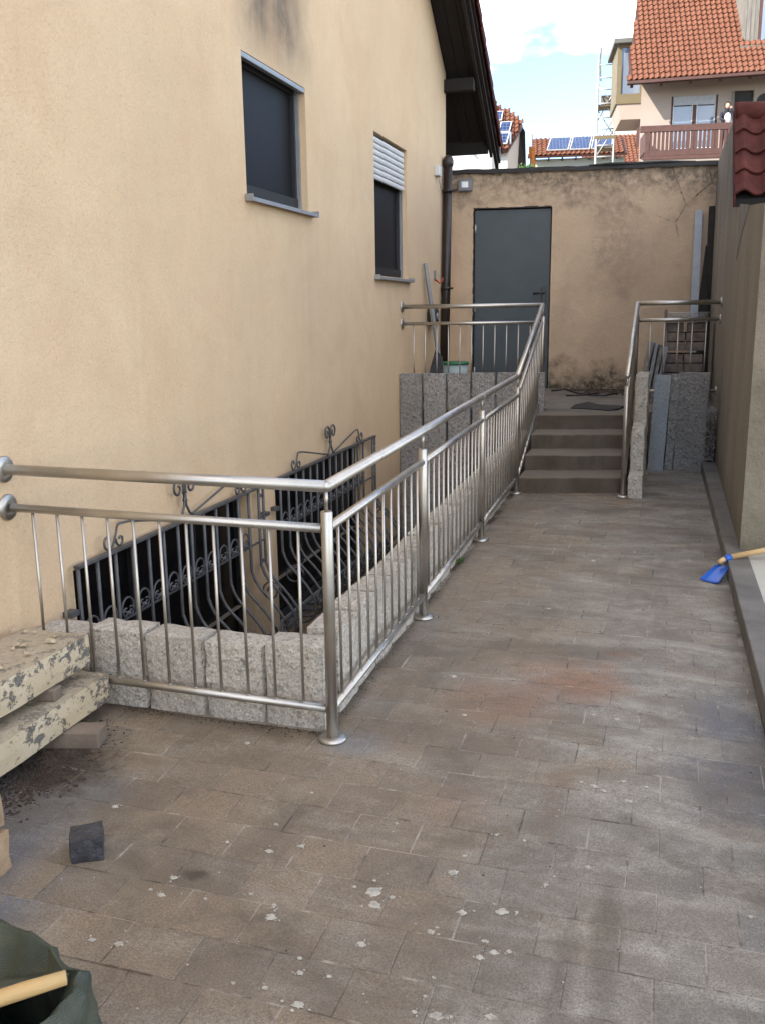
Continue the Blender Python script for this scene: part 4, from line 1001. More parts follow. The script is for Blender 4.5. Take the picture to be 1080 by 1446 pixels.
# ------------------------------------------------------------------ stainless steel railings
RR = 0.0222
def cyl(a, b, r, n=14): return MB().tube([a, b], r, n)
def flange(name, c, axis, root, r=0.056):
    c = Vector(c); a = Vector(axis)
    MB().tube([c, c+a*0.006, c+a*0.012, c+a*0.016], [r, r, r*0.9, r*0.55], 20).build(name, 'stainless_steel', root)
def post(root, x, y, z0, ztop, zrail):
    me = MB().tube([(x, y, z0+0.004), (x, y, ztop-0.003), (x, y, ztop)], [RR, RR, RR*0.9], 18)
    p = me.build('post', 'stainless_steel', root)
    MB().tube([(x, y, ztop), (x, y, zrail)], 0.0075, 8).build('spigot', 'stainless_steel', p)
    MB().tube([(x, y, z0), (x, y, z0+0.010), (x, y, z0+0.018), (x, y, z0+0.020)], [0.055, 0.055, 0.047, 0.024], 24).build('base_plate', 'stainless_steel', p)
def rails(root, a, b, drop, nb, zb_a, zb_b, mid_r=0.0172, bot=True, trim=RR):
    """mid rail, bottom rail and balusters between two post feet; a, b are handrail points"""
    a, b = Vector(a), Vector(b); dz = Vector((0, 0, drop)); d = (b-a).normalized()*trim
    cyl(a-dz+d, b-dz-d, mid_r).build('mid_rail', 'stainless_steel', root)
    A, B = Vector((a.x, a.y, zb_a)), Vector((b.x, b.y, zb_b))
    if bot: cyl(A+d, B-d, 0.0165).build('bottom_rail', 'stainless_steel', root)
    for k in range(1, nb+1):
        t_ = k/(nb+1); p = a+(b-a)*t_; q = A+(B-A)*t_
        bb_ = MB().tube([(q.x, q.y, q.z+0.012), (p.x, p.y, p.z-drop-0.012)], 0.0062, 8)
        bb_.tube([(q.x, q.y, q.z+0.0155), (q.x, q.y, q.z+0.0195)], 0.0105, 8)
        bb_.build('baluster', 'stainless_steel', root)
lr = thing('railing', 'long stainless steel railing around the light well and up the left side of the steps', 'railing', (-1.152, 3.078, 0))
PX = -1.152
pY = [3.078, 4.495, 6.11, 7.683]
H1 = 1.0; hz = lambda y: 1.0+(y-3.078)*0.0172
h0 = Vector((WX+0.004, 3.078, 1.012)); h1 = Vector((PX, 3.078, 1.0)); h2 = Vector((PX-0.004, 7.683, 1.079))
h3 = Vector((-1.168, 9.33, 1.662)); h4 = Vector((WX+0.004, 9.12, 1.664))
m = MB()
m.tube([h0, h1], RR, 18); m.ball(h1, RR, 16); m.tube([h1, h2], RR, 18); m.ball(h2, RR, 16); m.tube([h2, h3], RR, 18); m.ball(h3, RR, 16); m.tube([h3, h4], RR, 18)
m.build('handrail', 'stainless_steel', lr)
m = MB()
for y in pY[1:3]: m.tube([(PX-0.002, y-0.006, hz(y)), (PX-0.002, y+0.006, hz(y))], RR*1.09, 18)
m.build('joint_sleeve', 'stainless_steel', lr)
for y in pY: post(lr, PX, y, gz(y), hz(y)-0.092, hz(y)-0.01)
post(lr, -1.168, 9.40, 0.628, 1.55, 1.655)
rails(lr, h0+Vector((0,0,-0.0)), h1, 0.158, 11, 0.150, 0.128, trim=0.02)
for i, nb in ((0, 11), (1, 13), (2, 13)):
    a, b = pY[i], pY[i+1]
    rails(lr, (PX, a, hz(a)), (PX, b, hz(b)), 0.158, nb, gz(a)+0.128, gz(b)+0.128)
rails(lr, h2, h3, 0.165, 13, 0.175, 0.765)
rails(lr, h4, h3, 0.168, 11, 0.775, 0.775)
for p in (h0, h4):
    for dz in (0, -0.158 if p is h0 else -0.168): flange('wall_flange', (WX, p.y, p.z+dz), (1,0,0), lr)
# fasteners on the sloping bottom rail beside the stairs
rrl = thing('railing', 'short stainless steel railing on the right side of the concrete steps', 'railing', (-0.268, 7.728, 0.084))
k0 = Vector((-0.270, 7.728, 1.085)); k1 = Vector((-0.262, 9.40, 1.664)); k2 = Vector((0.512, 9.56, 1.668))
m = MB(); m.ball(k0, RR, 16); m.tube([k0, k1], RR, 18); m.ball(k1, RR, 16); m.tube([k1, k2], RR, 18); m.build('handrail', 'stainless_steel', rrl)
post(rrl, -0.268, 7.728, 0.084, 1.0, 1.08)
post(rrl, -0.262, 9.40, 0.628, 1.55, 1.655)
rails(rrl, k0, k1, 0.165, 13, 0.16, 0.765)
rails(rrl, k1, k2, 0.16, 5, 0.82, 0.82)
for dz in (0, -0.16, -0.848): flange('wall_flange', (RX, k2.y, k2.z+dz), (-1,0,0), rrl, 0.045)

# ------------------------------------------------------------------ foreground left: stacked painted stone slabs
def stone_slab(x0, x1, y0, y1, z0, z1, rz, label, seed, tilt=0):
    me = rough_block(0, x1-x0, 0, y1-y0, 0, z1-z0, amp=0.004, step=0.05, seed=seed, round_=0.006)
    o = link('stone_slab', me, 'peeling_stone'); o.location = (x0, y0, z0); o.rotation_euler = (tilt, 0, rz)
    return tag(o, label, 'stone slab', 'old painted stone slabs stacked at the left')
stone_slab(-2.50, -2.118, 1.1, 3.06, 0.062, 0.182, 0.0, 'lower cream and grey peeling stone slab of the stack at the left edge', 3)
stone_slab(-2.52, -2.195, 1.0, 3.02, 0.232, 0.362, -0.015, 'upper cream painted stone slab of the stack at the left edge', 8)
def wedge(x0, x1, y0, y1, z0, z1, label, rz=0):
    me = MB().box(0, x1-x0, 0, y1-y0, 0, z1-z0).mesh('wood_block'); bev(me, 0.004)
    o = link('wood_block', me, 'block_grey'); o.location = (x0, y0, z0); o.rotation_euler = (0, 0, rz)
    return tag(o, label, 'block', 'blocks propping up the stone slabs')
wedge(-2.30, -1.985, 2.70, 2.80, -0.006, 0.060, 'pale block under the lower stone slab beside the dirt', 0.25)
wedge(-2.40, -2.15, 2.72, 2.78, 0.183, 0.230, 'small block wedged between the two stone slabs', 0.1)
wedge(-2.40, -2.20, 1.5, 1.6, -0.03, 0.060, 'pale block under the near end of the lower stone slab', 0.0)
m = []
fk = MB()
for k in range(24):      # flaking paint on top of the upper slab
    x, y = random.uniform(-2.48, -2.24), random.uniform(2.3, 2.98); r = random.uniform(0.008, 0.03); a = random.uniform(0, 6.3)
    z = 0.366; pts = [(x+math.cos(a+q)*r*random.uniform(.5, 1.1), y+math.sin(a+q)*r*random.uniform(.5, 1.1), z+random.uniform(0, 0.012)) for q in (0, 1.2, 2.4, 3.6, 4.9)]
    fk.add(pts+[(p[0], p[1], p[2]+0.002) for p in pts], [(4,3,2,1,0), (5,6,7,8,9)]+[(i, (i+1) % 5, 5+(i+1) % 5, 5+i) for i in range(5)])
fk.build('paint_flakes', 'paint_flake', None, kind='stuff')['label'] = 'loose flakes of cream paint on the upper stone slab'
# tan stone pile at the very left edge
tp = thing('sandstone_pile', 'short pile of tan sandstone blocks at the left edge below the stone slabs', 'stone pile', (-1.85, 1.95, -0.02))
for i, (z0, z1, dx) in enumerate(((-0.022, 0.115, 0.0), (0.118, 0.235, -0.012), (0.238, 0.36, -0.018))):
    me = rough_block(-2.06, -1.815+dx, 1.93, 2.06, z0, z1, amp=0.006, step=0.04, seed=20+i, round_=0.012); shift_mesh(me, tp['_org']); link('sandstone_block', me, 'sandstone', tp)
# basalt cobble
me = rough_block(-0.05, 0.05, -0.05, 0.05, 0, 0.082, amp=0.006, step=0.02, seed=31, round_=0.005)
o = link('cobblestone', me, 'cobble_basalt'); o.location = (-1.633, 2.175, gz(2.17)); o.rotation_euler = (0, 0, math.radians(33))
tag(o, 'single dark basalt cobblestone lying on the paving', 'cobblestone')

# green woven sack with wooden handle at the bottom-left corner
sk = thing('garden_sack', 'dark green woven sack folded over a wooden stick at the bottom left corner', 'sack', (-1.25, 1.35, -0.03))
def crease(x, y, z, k=0.0):
    q = Vector((x*5+k, y*5, z*5)); r = noise.noise(q)
    return 0.014*r + 0.011*(1-2.6*abs(noise.noise(q*1.9+Vector((4, 1, k))))) + 0.0022*(1-2.6*abs(noise.noise(q*7.0)))
def sack_pt(u, v):     # u around, v from foot over the rolled rim and down inside
    a = 2*PI*u
    prof = [(0.90, -0.03), (0.97, 0.03), (1.0, 0.12), (0.99, 0.22), (0.985, 0.30), (0.95, 0.335), (0.87, 0.348), (0.79, 0.328), (0.765, 0.27), (0.75, 0.15), (0.73, 0.02)]
    q = v*(len(prof)-1); i = min(int(q), len(prof)-2); f_ = q-i
    s = prof[i][0]*(1-f_)+prof[i+1][0]*f_; z = prof[i][1]*(1-f_)+prof[i+1][1]*f_
    ca, sa = math.cos(a), math.sin(a)
    ca = math.copysign(abs(ca)**0.62, ca); sa = math.copysign(abs(sa)**0.62, sa)
    n_ = crease(ca*0.3, sa*0.3, z)
    x_, y_ = ca*(0.24*s+n_), sa*(0.19*s+n_)
    z += 0.018*noise.noise(Vector((ca*2, sa*2, 5)))*(1 if z > 0.2 else 0)
    th = -0.10
    return (-1.245+x_*math.cos(th)-y_*math.sin(th), 1.215+x_*math.sin(th)+y_*math.cos(th), z+n_*0.5)
SK = MB().grid(110, 50, sack_pt); SK.build('sack', 'green_sack', sk)
def lerp_pts(P, u):
    q = u*(len(P)-1); i = min(int(q), len(P)-2); f_ = q-i
    return P[i][0]*(1-f_)+P[i+1][0]*f_, P[i][1]*(1-f_)+P[i+1][1]*f_
def flap(u, v):       # folded-over corner sagging across the opening, its lower hem on the stick
    a = lerp_pts([(-1.60, 1.40), (-1.42, 1.405), (-1.239, 1.390), (-1.140, 1.372), (-1.058, 1.312)], u)
    b = lerp_pts([(-1.52, 1.02), (-1.30, 1.120), (-1.16, 1.235), (-1.099, 1.268), (-1.050, 1.302)], u)
    x, y = a[0]*(1-v)+b[0]*v, a[1]*(1-v)+b[1]*v
    z = 0.352+0.012*v-0.055*math.sin(v*PI)*(1-u**3)+0.020*math.sin(v*PI*2.6+u*4)*(1-u)+1.1*crease(x*1.3, y*1.3, 0.3, 2.0)*(1-u**4)*(1-v**3)-0.012*v**4
    return (x, y, z)
FL = MB().grid(44, 26, flap); FLo = FL.build('flap', 'green_sack', sk)
s_ = FLo.modifiers.new('thickness', 'SOLIDIFY'); s_.thickness = 0.005
m = MB(); m.tube([(-1.56, 0.87, 0.330), (-1.345, 1.045, 0.350), (-1.205, 1.165, 0.355), (-1.110, 1.250, 0.359), (-1.052, 1.300, 0.361)], [0.016, 0.016, 0.016, 0.016, 0.014], 12)
m.build('stick', 'timber_yellow', sk)
MB().box(-1.46, -1.10, 1.12, 1.33, -0.02, 0.05).build('contents', 'dark_recess', sk, 0.01)

# blue shovel lying on the kerb
sh = thing('shovel', 'blue metal shovel with wooden handle resting across the kerb', 'shovel', (0.33, 5.6, 0.05))
def blade(u, v):
    a = Vector((0.272, 5.505, gz(5.5)+0.006)); b = Vector((0.372, 5.440, gz(5.5)+0.006))
    c = Vector((0.372, 5.66, 0.105)); d = Vector((0.446, 5.62, 0.115))
    p = (a*(1-u)+b*u)*(1-v)+(c*(1-u)+d*u)*v
    p = p+Vector((0, 0, 0.012*(2*abs(u-0.5))**6))
    if v > 0.86: p = p*1.0+((c+d)/2-p)*((v-0.86)/0.14)*0.55*(2*abs(u-0.5))
    return p
bl = MB().grid(10, 12, blade).build('blade', 'blue_enamel', sh)
s_ = bl.modifiers.new('thickness', 'SOLIDIFY'); s_.thickness = 0.003
MB().tube([(0.374, 5.626, 0.128), (0.410, 5.648, 0.146)], [0.013, 0.018], 12).build('handle_tip', 'handle_wood', sh)
MB().tube([(0.408, 5.647, 0.145), (0.444, 5.668, 0.156)], 0.0205, 14).build('socket', 'blue_enamel', sh)
MB().tube([(0.442, 5.667, 0.155), (0.636, 5.71, 0.20), (1.5, 5.86, 0.36)], [0.018, 0.0165, 0.0165], 12).build('handle', 'handle_wood', sh)
# weed in the joint by the third post
m = MB(); rr = random.Random(1)
for k in range(26):
    a = rr.uniform(0, 6.3); L = rr.uniform(0.02, 0.06); b = (-1.19+rr.uniform(-.01,.02), 5.55+rr.uniform(-.04,.04), gz(5.5))
    e = (b[0]+math.cos(a)*L*0.6, b[1]+math.sin(a)*L*0.6, b[2]+L*0.6); w_ = 0.006
    m.add([b, ((b[0]+e[0])/2-math.sin(a)*w_, (b[1]+e[1])/2+math.cos(a)*w_, (b[2]+e[2])/2+0.01), e, ((b[0]+e[0])/2+math.sin(a)*w_, (b[1]+e[1])/2-math.cos(a)*w_, (b[2]+e[2])/2+0.008)], [(0,1,2,3)])
tag(m.build('weed', 'leaf_green'), 'tiny green weed growing at the foot of the granite blocks by the ramp', 'weed')

# ------------------------------------------------------------------ the village beyond, in the frame of the back wall (u, distance, height)
def vthing(name, label, cat, org, group=None): return thing(name, label, cat, org, group=group, frame=AB)
# big house with terracotta roof, balcony and dormer
rh = vthing('house', 'sunlit pale pink house with steep terracotta roof and brown balcony', 'house', (8, 38, 0))
D = 36.0
m = MB(); holes2 = [(5.05, 6.64, 7.10, 8.93), (7.19, 7.84, 6.80, 9.02)]
us = sorted({4.0, 13.0}|{h[0] for h in holes2}|{h[1] for h in holes2}); zs = sorted({0.0, 9.9}|{h[2] for h in holes2}|{h[3] for h in holes2})
for i in range(len(us)-1):
    for j in range(len(zs)-1):
        if any(h[0] < (us[i]+us[i+1])/2 < h[1] and h[2] < (zs[j]+zs[j+1])/2 < h[3] for h in holes2): continue
        m.add([(us[i],D,zs[j]),(us[i+1],D,zs[j]),(us[i+1],D,zs[j+1]),(us[i],D,zs[j+1])], [(0,1,2,3)])
for a, b, c, d in holes2: m.add([(a,D,c),(b,D,c),(b,D,d),(a,D,d),(a,D+.2,c),(b,D+.2,c),(b,D+.2,d),(a,D+.2,d)], [(0,4,5,1),(1,5,6,2),(2,6,7,3),(3,7,4,0)])
m.add([(4,D,0),(4,D,9.9),(4.9,D+5.5,15.2),(5.6,D+11,9.9),(5.6,D+11,0)], [(0,1,2,3,4)])
m.add([(13,D,0),(13,D,9.9),(13,D+5.5,15.2),(13,D+11,9.9),(13,D+11,0)], [(4,3,2,1,0)])
m.build('wall', 'sunlit_render_pink', rh)
# window with shutter box
fr = MB(); x0, x1, z0, z1 = holes2[0]
for b in ((x0, x0+0.07, z0, z1), (x1-0.07, x1, z0, z1), (5.80, 5.93, z0, z1-0.30), (x0+0.07, x1-0.07, z0, z0+0.08)): fr.box(b[0], b[1], D+0.05, D+0.12, b[2], b[3])
fo = fr.build('window', 'brown_timber_paint', rh)
MB().box(x0+0.072, x1-0.072, D+0.02, D+0.15, z1-0.30, z1-0.002).build('shutter_box', 'grey_aluminium', fo)
for a, b in ((x0+0.07, 5.80), (5.93, x1-0.07)):
    MB().box(a+0.03, b-0.03, D+0.09, D+0.10, z0+0.1, z1-0.33).build('pane', 'house_glass', fo)
    f_ = MB()
    for q in ((a, a+0.03, z0+0.08, z1-0.30), (b-0.03, b, z0+0.08, z1-0.30)): f_.box(q[0]+.001, q[1]-.001, D+0.06, D+0.11, q[2], q[3])
    f_.build('sash', 'shutter_white', fo, kind='stuff')
MB().box(7.19, 7.84, D+0.15, D+0.2, 6.8, 9.02).build('doorway', 'dark_recess', rh)
MB().box(7.10, 7.18, D-0.05, D+0.02, 6.8, 9.0).build('door_shutter', 'grey_boards', rh)
MB().tube([(8.22, D-0.02, 8.6), (8.22, D+0.0, 8.6)], 0.30, 20).build('round_window', 'dark_recess', rh)
# roof plane
DE, ZE, PT = 34.8, 9.24, 1.07
def roofp(u, s):    # s metres up the slope
    c = 1/math.sqrt(1+PT*PT); return Vector((u, DE+s*c, ZE+0.024*(u-3.4)+s*c*PT))
nr = Vector((0, -PT, 1)).normalized()
def pantiles(root, u0, u1, s1, tw, tl, verge, skip=None, name='pantiles', rp=None, nrmv=None, mat='terracotta_tile'):
    rp = rp or roofp; nv = nrmv or nr
    m = MB(); s = 0.0; r = 0; rr = random.Random(5)
    while s < s1:
        n = int((u1-u0)/tw)
        for k in range(n):
            ua = u0+k*tw
            if ua < u0+verge*s-0.02: continue
            if skip and skip(ua+tw/2, s): continue
            j = rr.uniform(-0.006, 0.006); a = []
            for jj in (0, 1):
                for q, hh in ((0, 0.012), (0.2, 0.0), (0.45, 0.01), (0.7, 0.060), (0.88, 0.050), (1.0, 0.012)):
                    a.append(rp(ua+q*tw*1.02, s+jj*tl*1.06)+nv*(hh+(0.045 if jj == 0 else 0.0)+j))
            front = [p-nv*0.04 for p in a[:6]]
            m.add(a+front, [(i, i+1, 7+i, 6+i) for i in range(5)]+[(12+i, 13+i, i+1, i) for i in range(5)])
        s += tl; r += 1
    return m.build(name, mat, root, kind='stuff')
sk_ = lambda u, s: u > 7.28 and roofp(u, s).z > 10.42
pantiles(rh, 3.36, 13.4, 7.2, 0.182, 0.285, 0.115, sk_)
m = MB(); th = nr*-0.16
a, b, c, d = roofp(3.38, 0), roofp(13.4, 0), roofp(13.4, 7.9), roofp(3.38+0.115*7.9, 7.9)
m.add([a-nr*0.02, b-nr*0.02, c-nr*0.02, d-nr*0.02, a+th, b+th, c+th, d+th], [(0,1,2,3),(7,6,5,4),(0,4,5,1),(1,5,6,2),(2,6,7,3),(3,7,4,0)])
rfo = m.build('roof', 'brown_timber_paint', rh)
m = MB(); c2 = Vector((0, 11, 0)); bk1, bk2 = roofp(5.6, 0)+Vector((0, 13.4, 0)), roofp(13.4, 0)+Vector((0, 13.4, 0))
m.add([d, c, bk2, bk1], [(0,1,2,3)]); m.build('roof_back', 'terracotta_tile', rh)
for k in range(10):
    u = 3.55+k*0.98; p = roofp(u, 0.05)
    MB().bar(p-nr*0.24+Vector((0,-0.03,-0.0)), roofp(u, 1.9)-nr*0.24, 0.10, 0.14).build('rafter', 'brown_timber_paint', rfo)
MB().bar(roofp(3.38, 0)+Vector((0,-0.07,-0.06)), roofp(13.4, 0)+Vector((0,-0.07,-0.06)), 0.11, 0.09).build('gutter', 'brown_timber_paint', rfo)
# dormer
dm = MB(); dm.box(7.32, 11.5, 36.04, 40, 10.42, 13.2)
do = dm.build('dormer', 'grey_boards', rh)
for k in range(4):
    MB().box(7.30+k*0.135, 7.425+k*0.135, 36.0-0.004*(k % 2), 36.035, 10.44, 13.2).build('board', 'grey_boards', do)
MB().box(7.84, 9.3, 35.99, 36.03, 10.46, 13.0).build('window_frame', 'brown_timber_paint', do)
MB().box(7.93, 9.2, 35.975, 35.988, 10.56, 12.9).build('pane', 'house_glass', do)
MB().box(7.20, 11.6, 35.7, 36.03, 10.30, 10.40).build('flashing', 'flat_roof_metal', do)
# balcony
bl = MB().box(3.98, 12.9, 34.42, 35.998, 6.52, 6.66); bo = bl.build('balcony', 'sunlit_render_pink', rh)
DB = 34.40
MB().box(3.84, 12.9, DB-0.03, DB+0.10, 7.50, 7.70).build('top_rail', 'brown_timber_paint', bo)
MB().box(4.02, 12.9, DB-0.01, DB+0.07, 6.72, 6.90).build('bottom_rail', 'brown_timber_paint', bo)
MB().box(3.96, 12.9, DB-0.02, DB+0.09, 6.60, 6.712).build('fascia', 'brown_timber_paint', bo)
for u in (4.03, 5.38, 6.72, 8.06, 9.4, 10.74, 12.08): MB().box(u, u+0.12, DB-0.02, DB+0.09, 6.715, 7.498).build('post', 'brown_timber_paint', bo)
MB().box(4.03, 4.10, DB+0.1, 35.99, 6.9, 7.55).build('side_panel', 'brown_timber_paint', bo)
bmesh_ = MB().box(0, 0.088, 0, 0.03, 0, 0.60).mesh('baluster'); bmesh_.materials.append(MAT['brown_timber_paint'])
for k in range(64):
    u = 4.16+k*0.136
    if min(abs(u+0.044-(q+0.06)) for q in (4.03, 5.38, 6.72, 8.06, 9.4, 10.74, 12.08)) < 0.085: continue
    o = link('baluster', bmesh_, None, bo); o.location = Vector((u, DB, 6.90))-Vector(rh['_org'])
for u in (4.2, 7.6, 11): MB().bar((u, 34.6, 6.4), (u, 36.0, 6.42), 0.14, 0.18).build('bracket', 'brown_timber_paint', bo)
# oriel with olive frame on the left side
oz = [(3.42, 37.9, 8.62), (4.30, 37.9, 8.62), (4.30, 37.6, 9.10), (3.30, 37.6, 9.10)]
orl = MB(); orl.extr([(3.50, 38, 8.60), (4.35, 38, 8.60), (4.35, 38, 9.15), (3.34, 38, 9.15)], (0, 2.4, 0)); oo = orl.build('oriel', 'sunlit_render_pink', rh)
MB().box(3.28, 4.3, 37.95, 40.4, 9.15, 9.42).build('apron', 'olive_cladding', oo)
f_ = MB()
for q in ((3.30, 3.46, 9.42, 11.22), (4.15, 4.3, 9.42, 11.22), (3.46, 4.15, 9.42, 9.50), (3.46, 4.15, 11.12, 11.22)): f_.box(q[0], q[1], 37.97, 38.08, q[2], q[3])
f_.build('window_frame', 'olive_cladding', oo)
MB().box(3.46, 4.15, 38.02, 38.04, 9.50, 11.12).build('pane', 'house_glass', oo)
MB().box(3.30, 3.34, 38.08, 40.4, 9.42, 11.22).build('side_frame', 'olive_cladding', oo)
MB().box(3.34, 4.3, 38.5, 40.4, 9.42, 11.22).build('core', 'sunlit_render_pink', oo)
MB().box(3.14, 4.4, 37.7, 40.6, 11.22, 11.37).build('flat_roof', 'flat_roof_metal', oo)
# person leaning on the balcony
def person():
    pr_ = vthing('person', 'person in dark jacket and white shirt leaning on the brown balcony rail', 'person', (6.74, 35.0, 6.68))
    bm = bmesh.new(); L = bm.verts.layers.skin.verify()
    def V(x, y, z, r):
        v = bm.verts.new((x, y, z)); v[L].radius = (r, r); return v
    pel = V(0, 0, .92, .15); pel[L].use_root = True
    w1 = V(0, -.04, 1.10, .135); ch = V(0, -.10, 1.32, .165); nk = V(0, -.15, 1.48, .06); hd = V(0, -.18, 1.60, .095); hd2 = V(0, -.19, 1.68, .085)
    for a, b in ((pel, w1), (w1, ch), (ch, nk), (nk, hd), (hd, hd2)): bm.edges.new((a, b))
    for s in (-1, 1):
        sh_ = V(s*.17, -.11, 1.40, .065); el = V(s*.24, -.34, 1.20, .045); wr = V(s*.10, -.46, 1.42 if s > 0 else 1.12, .032); ha = V(s*.06, -.47, 1.50 if s > 0 else 1.10, .035)
        hp = V(s*.09, 0, .86, .09); kn = V(s*.10, -.03, .48, .065); an = V(s*.10, .02, .08, .045); ft = V(s*.10, -.12, .035, .04)
        for a, b in ((ch, sh_), (sh_, el), (el, wr), (wr, ha), (pel, hp), (hp, kn), (kn, an), (an, ft)): bm.edges.new((a, b))
    me = bpy.data.meshes.new('body'); bm.to_mesh(me); bm.free()
    me.materials.append(MAT['cloth_dark']); me.materials.append(MAT['skin']); me.materials.append(MAT['cloth_white'])
    o = bpy.data.objects.new('body', me); C.objects.link(o); o.parent = pr_
    o.modifiers.new('skin', 'SKIN').use_smooth_shade = True; s = o.modifiers.new('sub', 'SUBSURF'); s.levels = 2; s.render_levels = 2
    sb = bpy.data.meshes.new('shirt'); m = MB().ball((0.03, -.20, 1.22), 0.15, 14, (0.8, 0.55, 1.3)); link('shirt', m.mesh('shirt'), 'cloth_white', pr_)
    m = MB().ball((0, -.235, 1.625), 0.088, 14, (0.85, 0.75, 1.1)); link('face', m.mesh('face'), 'skin', pr_)
    m = MB().ball((0, -.165, 1.68), 0.108, 14, (1, 1, 0.9)); m.ball((0, -.10, 1.58), 0.085, 10); link('hair', m.mesh('hair'), 'hair_dark', pr_)
    m = MB().ball((.07, -.49, 1.52), 0.04, 10); m.ball((-.06, -.49, 1.09), 0.04, 10); link('hands', m.mesh('hands'), 'skin', pr_)
person()

# white-rendered annexe and its orange roof behind, between oriel and scaffold
an = vthing('annexe', 'low white annexe with bright orange tiled roof behind the scaffold tower', 'house', (5.9, 58, 0))
rp3 = lambda u, s: Vector((u, 56.6+s*0.857, 9.6+s*0.514)); n3 = Vector((0, -0.514, 0.857))
m = MB().box(5.0, 11, 57, 70, 0, 9.7); m.build('wall', 'sunlit_render_white', an)
m = MB(); a, b = rp3(3.2, 0), rp3(8.6, 0); c, d = rp3(8.6, 4.35), rp3(3.2, 4.35)
m.add([a-n3*.02, b-n3*.02, c-n3*.02, d-n3*.02, a-n3*.2, b-n3*.2, c-n3*.2, d-n3*.2], [(0,1,2,3),(0,4,5,1),(1,5,6,2),(2,6,7,3),(3,7,4,0)]); m.build('roof', 'terracotta_tile', an)
pantiles(an, 3.2, 8.6, 4.2, 0.24, 0.36, 0.0, rp=rp3, nrmv=n3)
MB().box(5.35, 6.70, 60.6, 63, 11.6, 12.85).build('chimney_block', 'sunlit_render_white', an)
MB().box(6.35, 6.72, 58.5, 58.9, 9.0, 12.6).build('corner_board', 'brown_timber_paint', an)

# low building with solar roof
lb = vthing('low_house', 'low mint-green building with tiled roof and solar panels beyond the back wall', 'house', (2.5, 52, 0))
MB().box(0.25, 4.9, 50.5, 58, 0, 9.16).build('wall', 'render_mint', lb)
rp2 = lambda u, s: Vector((u, 50+s*0.894, 9.25+s*0.447)); n2 = Vector((0, -0.447, 0.894))
m = MB(); a, b, c, d = rp2(0.05, 0), rp2(5.0, 0), rp2(5.0, 2.5), rp2(0.35, 2.5)
m.add([a-n2*.02, b-n2*.02, c-n2*.02, d-n2*.02, a-n2*.12, b-n2*.12, c-n2*.12, d-n2*.12], [(0,1,2,3),(0,4,5,1),(1,5,6,2),(2,6,7,3),(3,7,4,0),(7,6,5,4)]); ro2 = m.build('roof', 'brown_timber_paint', lb)
pantiles(lb, 0.06, 5.0, 2.4, 0.24, 0.34, 0.10, rp=rp2, nrmv=n2)
for k in range(7): MB().box(0.4+k*0.68, 0.48+k*0.68, 49.95, 50.5, 9.05, 9.15).build('rafter', 'brown_timber_paint', ro2)
def panel(root, rp, nv, u0, u1, s0, s1, sh=0.0):
    m = MB(); q = [rp(u0, s0), rp(u1, s0), rp(u1+sh, s1), rp(u0+sh, s1)]
    m.add([p+nv*0.10 for p in q]+[p+nv*0.15 for p in q], [(4,5,6,7),(0,1,5,4),(1,2,6,5),(2,3,7,6),(3,0,4,7),(3,2,1,0)])
    o = m.build('solar_panel', 'galvanised', root)
    f = 0.055; du, ds = (u1-u0), (s1-s0)
    q = [rp(u0+f, s0+f), rp(u1-f, s0+f), rp(u1-f+sh, s1-f), rp(u0+f+sh, s1-f)]
    m = MB(); m.add([p+nv*0.155 for p in q], [(0,1,2,3)]); m.build('cells', 'solar_cell', o)
for a, b in ((1.0, 2.10), (2.15, 3.16), (3.21, 4.25)): panel(lb, rp2, n2, a, b, 0.40, 2.35, 0.22)

# gabled house with solar panels next to the dark verge
sg = vthing('gabled_house', 'white gabled house with orange roof, blue solar panels and dark timber gable edge', 'house', (-1.6, 47, 0))
rp4 = lambda u, s: Vector((u, 44.25+s*0.7071, 8.70+s*0.7071)); n4 = Vector((0, -0.7071, 0.7071))
ed = lambda s: -0.80+0.24*s if s < 2.25 else -0.26-0.42*(s-2.25)
m = MB(); pts = [rp4(-5, 0), rp4(-0.84, 0), rp4(-0.20, 1.75), rp4(-0.42, 2.35), rp4(-1.48, 3.35), rp4(-1.9, 4.2), rp4(-5, 4.2)]
m.add([p-n4*.02 for p in pts]+[p-n4*.18 for p in pts], [tuple(range(7))]+[(i, i+7, (i+1) % 7+7, (i+1) % 7) for i in range(7)]+[tuple(range(7, 14))[::-1]])
m.build('roof', 'brown_timber_paint', sg)
def sk4(u, s):
    e = (-0.84+0.366*s) if s < 1.75 else (-0.20-0.37*(s-1.75) if s < 2.35 else -0.42-1.06*(s-2.35))
    return u > e-0.02
pantiles(sg, -5, 0, 4.1, 0.21, 0.30, 0.0, skip=sk4, rp=rp4, nrmv=n4)
MB().prism([(-5, 44.7), (-0.86, 44.7), (-0.30, 46.0), (-0.30, 52), (-5, 52)], 0, 9.0).build('wall', 'sunlit_render_white', sg)
m = MB(); m.add([(-0.86, 44.7, 9.0), (-0.30, 46.0, 9.0), (-0.30, 46.0, 10.2), (-0.60, 45.3, 9.6)], [(0,1,2,3)]); m.build('gable', 'sunlit_render_white', sg)
m = MB(); m.extr([(-0.44, 45.72, 8.0), (-0.02, 45.85, 8.0), (-0.10, 45.75, 9.72), (-0.46, 45.95, 10.35)], (0.02, 0.25, 0)); m.build('gable_boards', 'dark_wood', sg)
MB().box(-0.78, -0.70, 44.55, 44.9, 8.9, 9.5).build('window', 'house_glass', sg)
for q in ((-1.98, -1.28, 2.02, 2.75), (-1.25, -0.80, 1.93, 2.0), ):
    pass
panel(sg, rp4, n4, -1.75, -1.16, 1.96, 2.66, 0.05)
panel(sg, rp4, n4, -1.31, -0.78, 1.08, 1.85, 0.10)
panel(sg, rp4, n4, -1.95, -1.36, 1.08, 1.85, 0.10)
panel(sg, rp4, n4, -1.42, -0.88, 0.22, 1.02, 0.10)
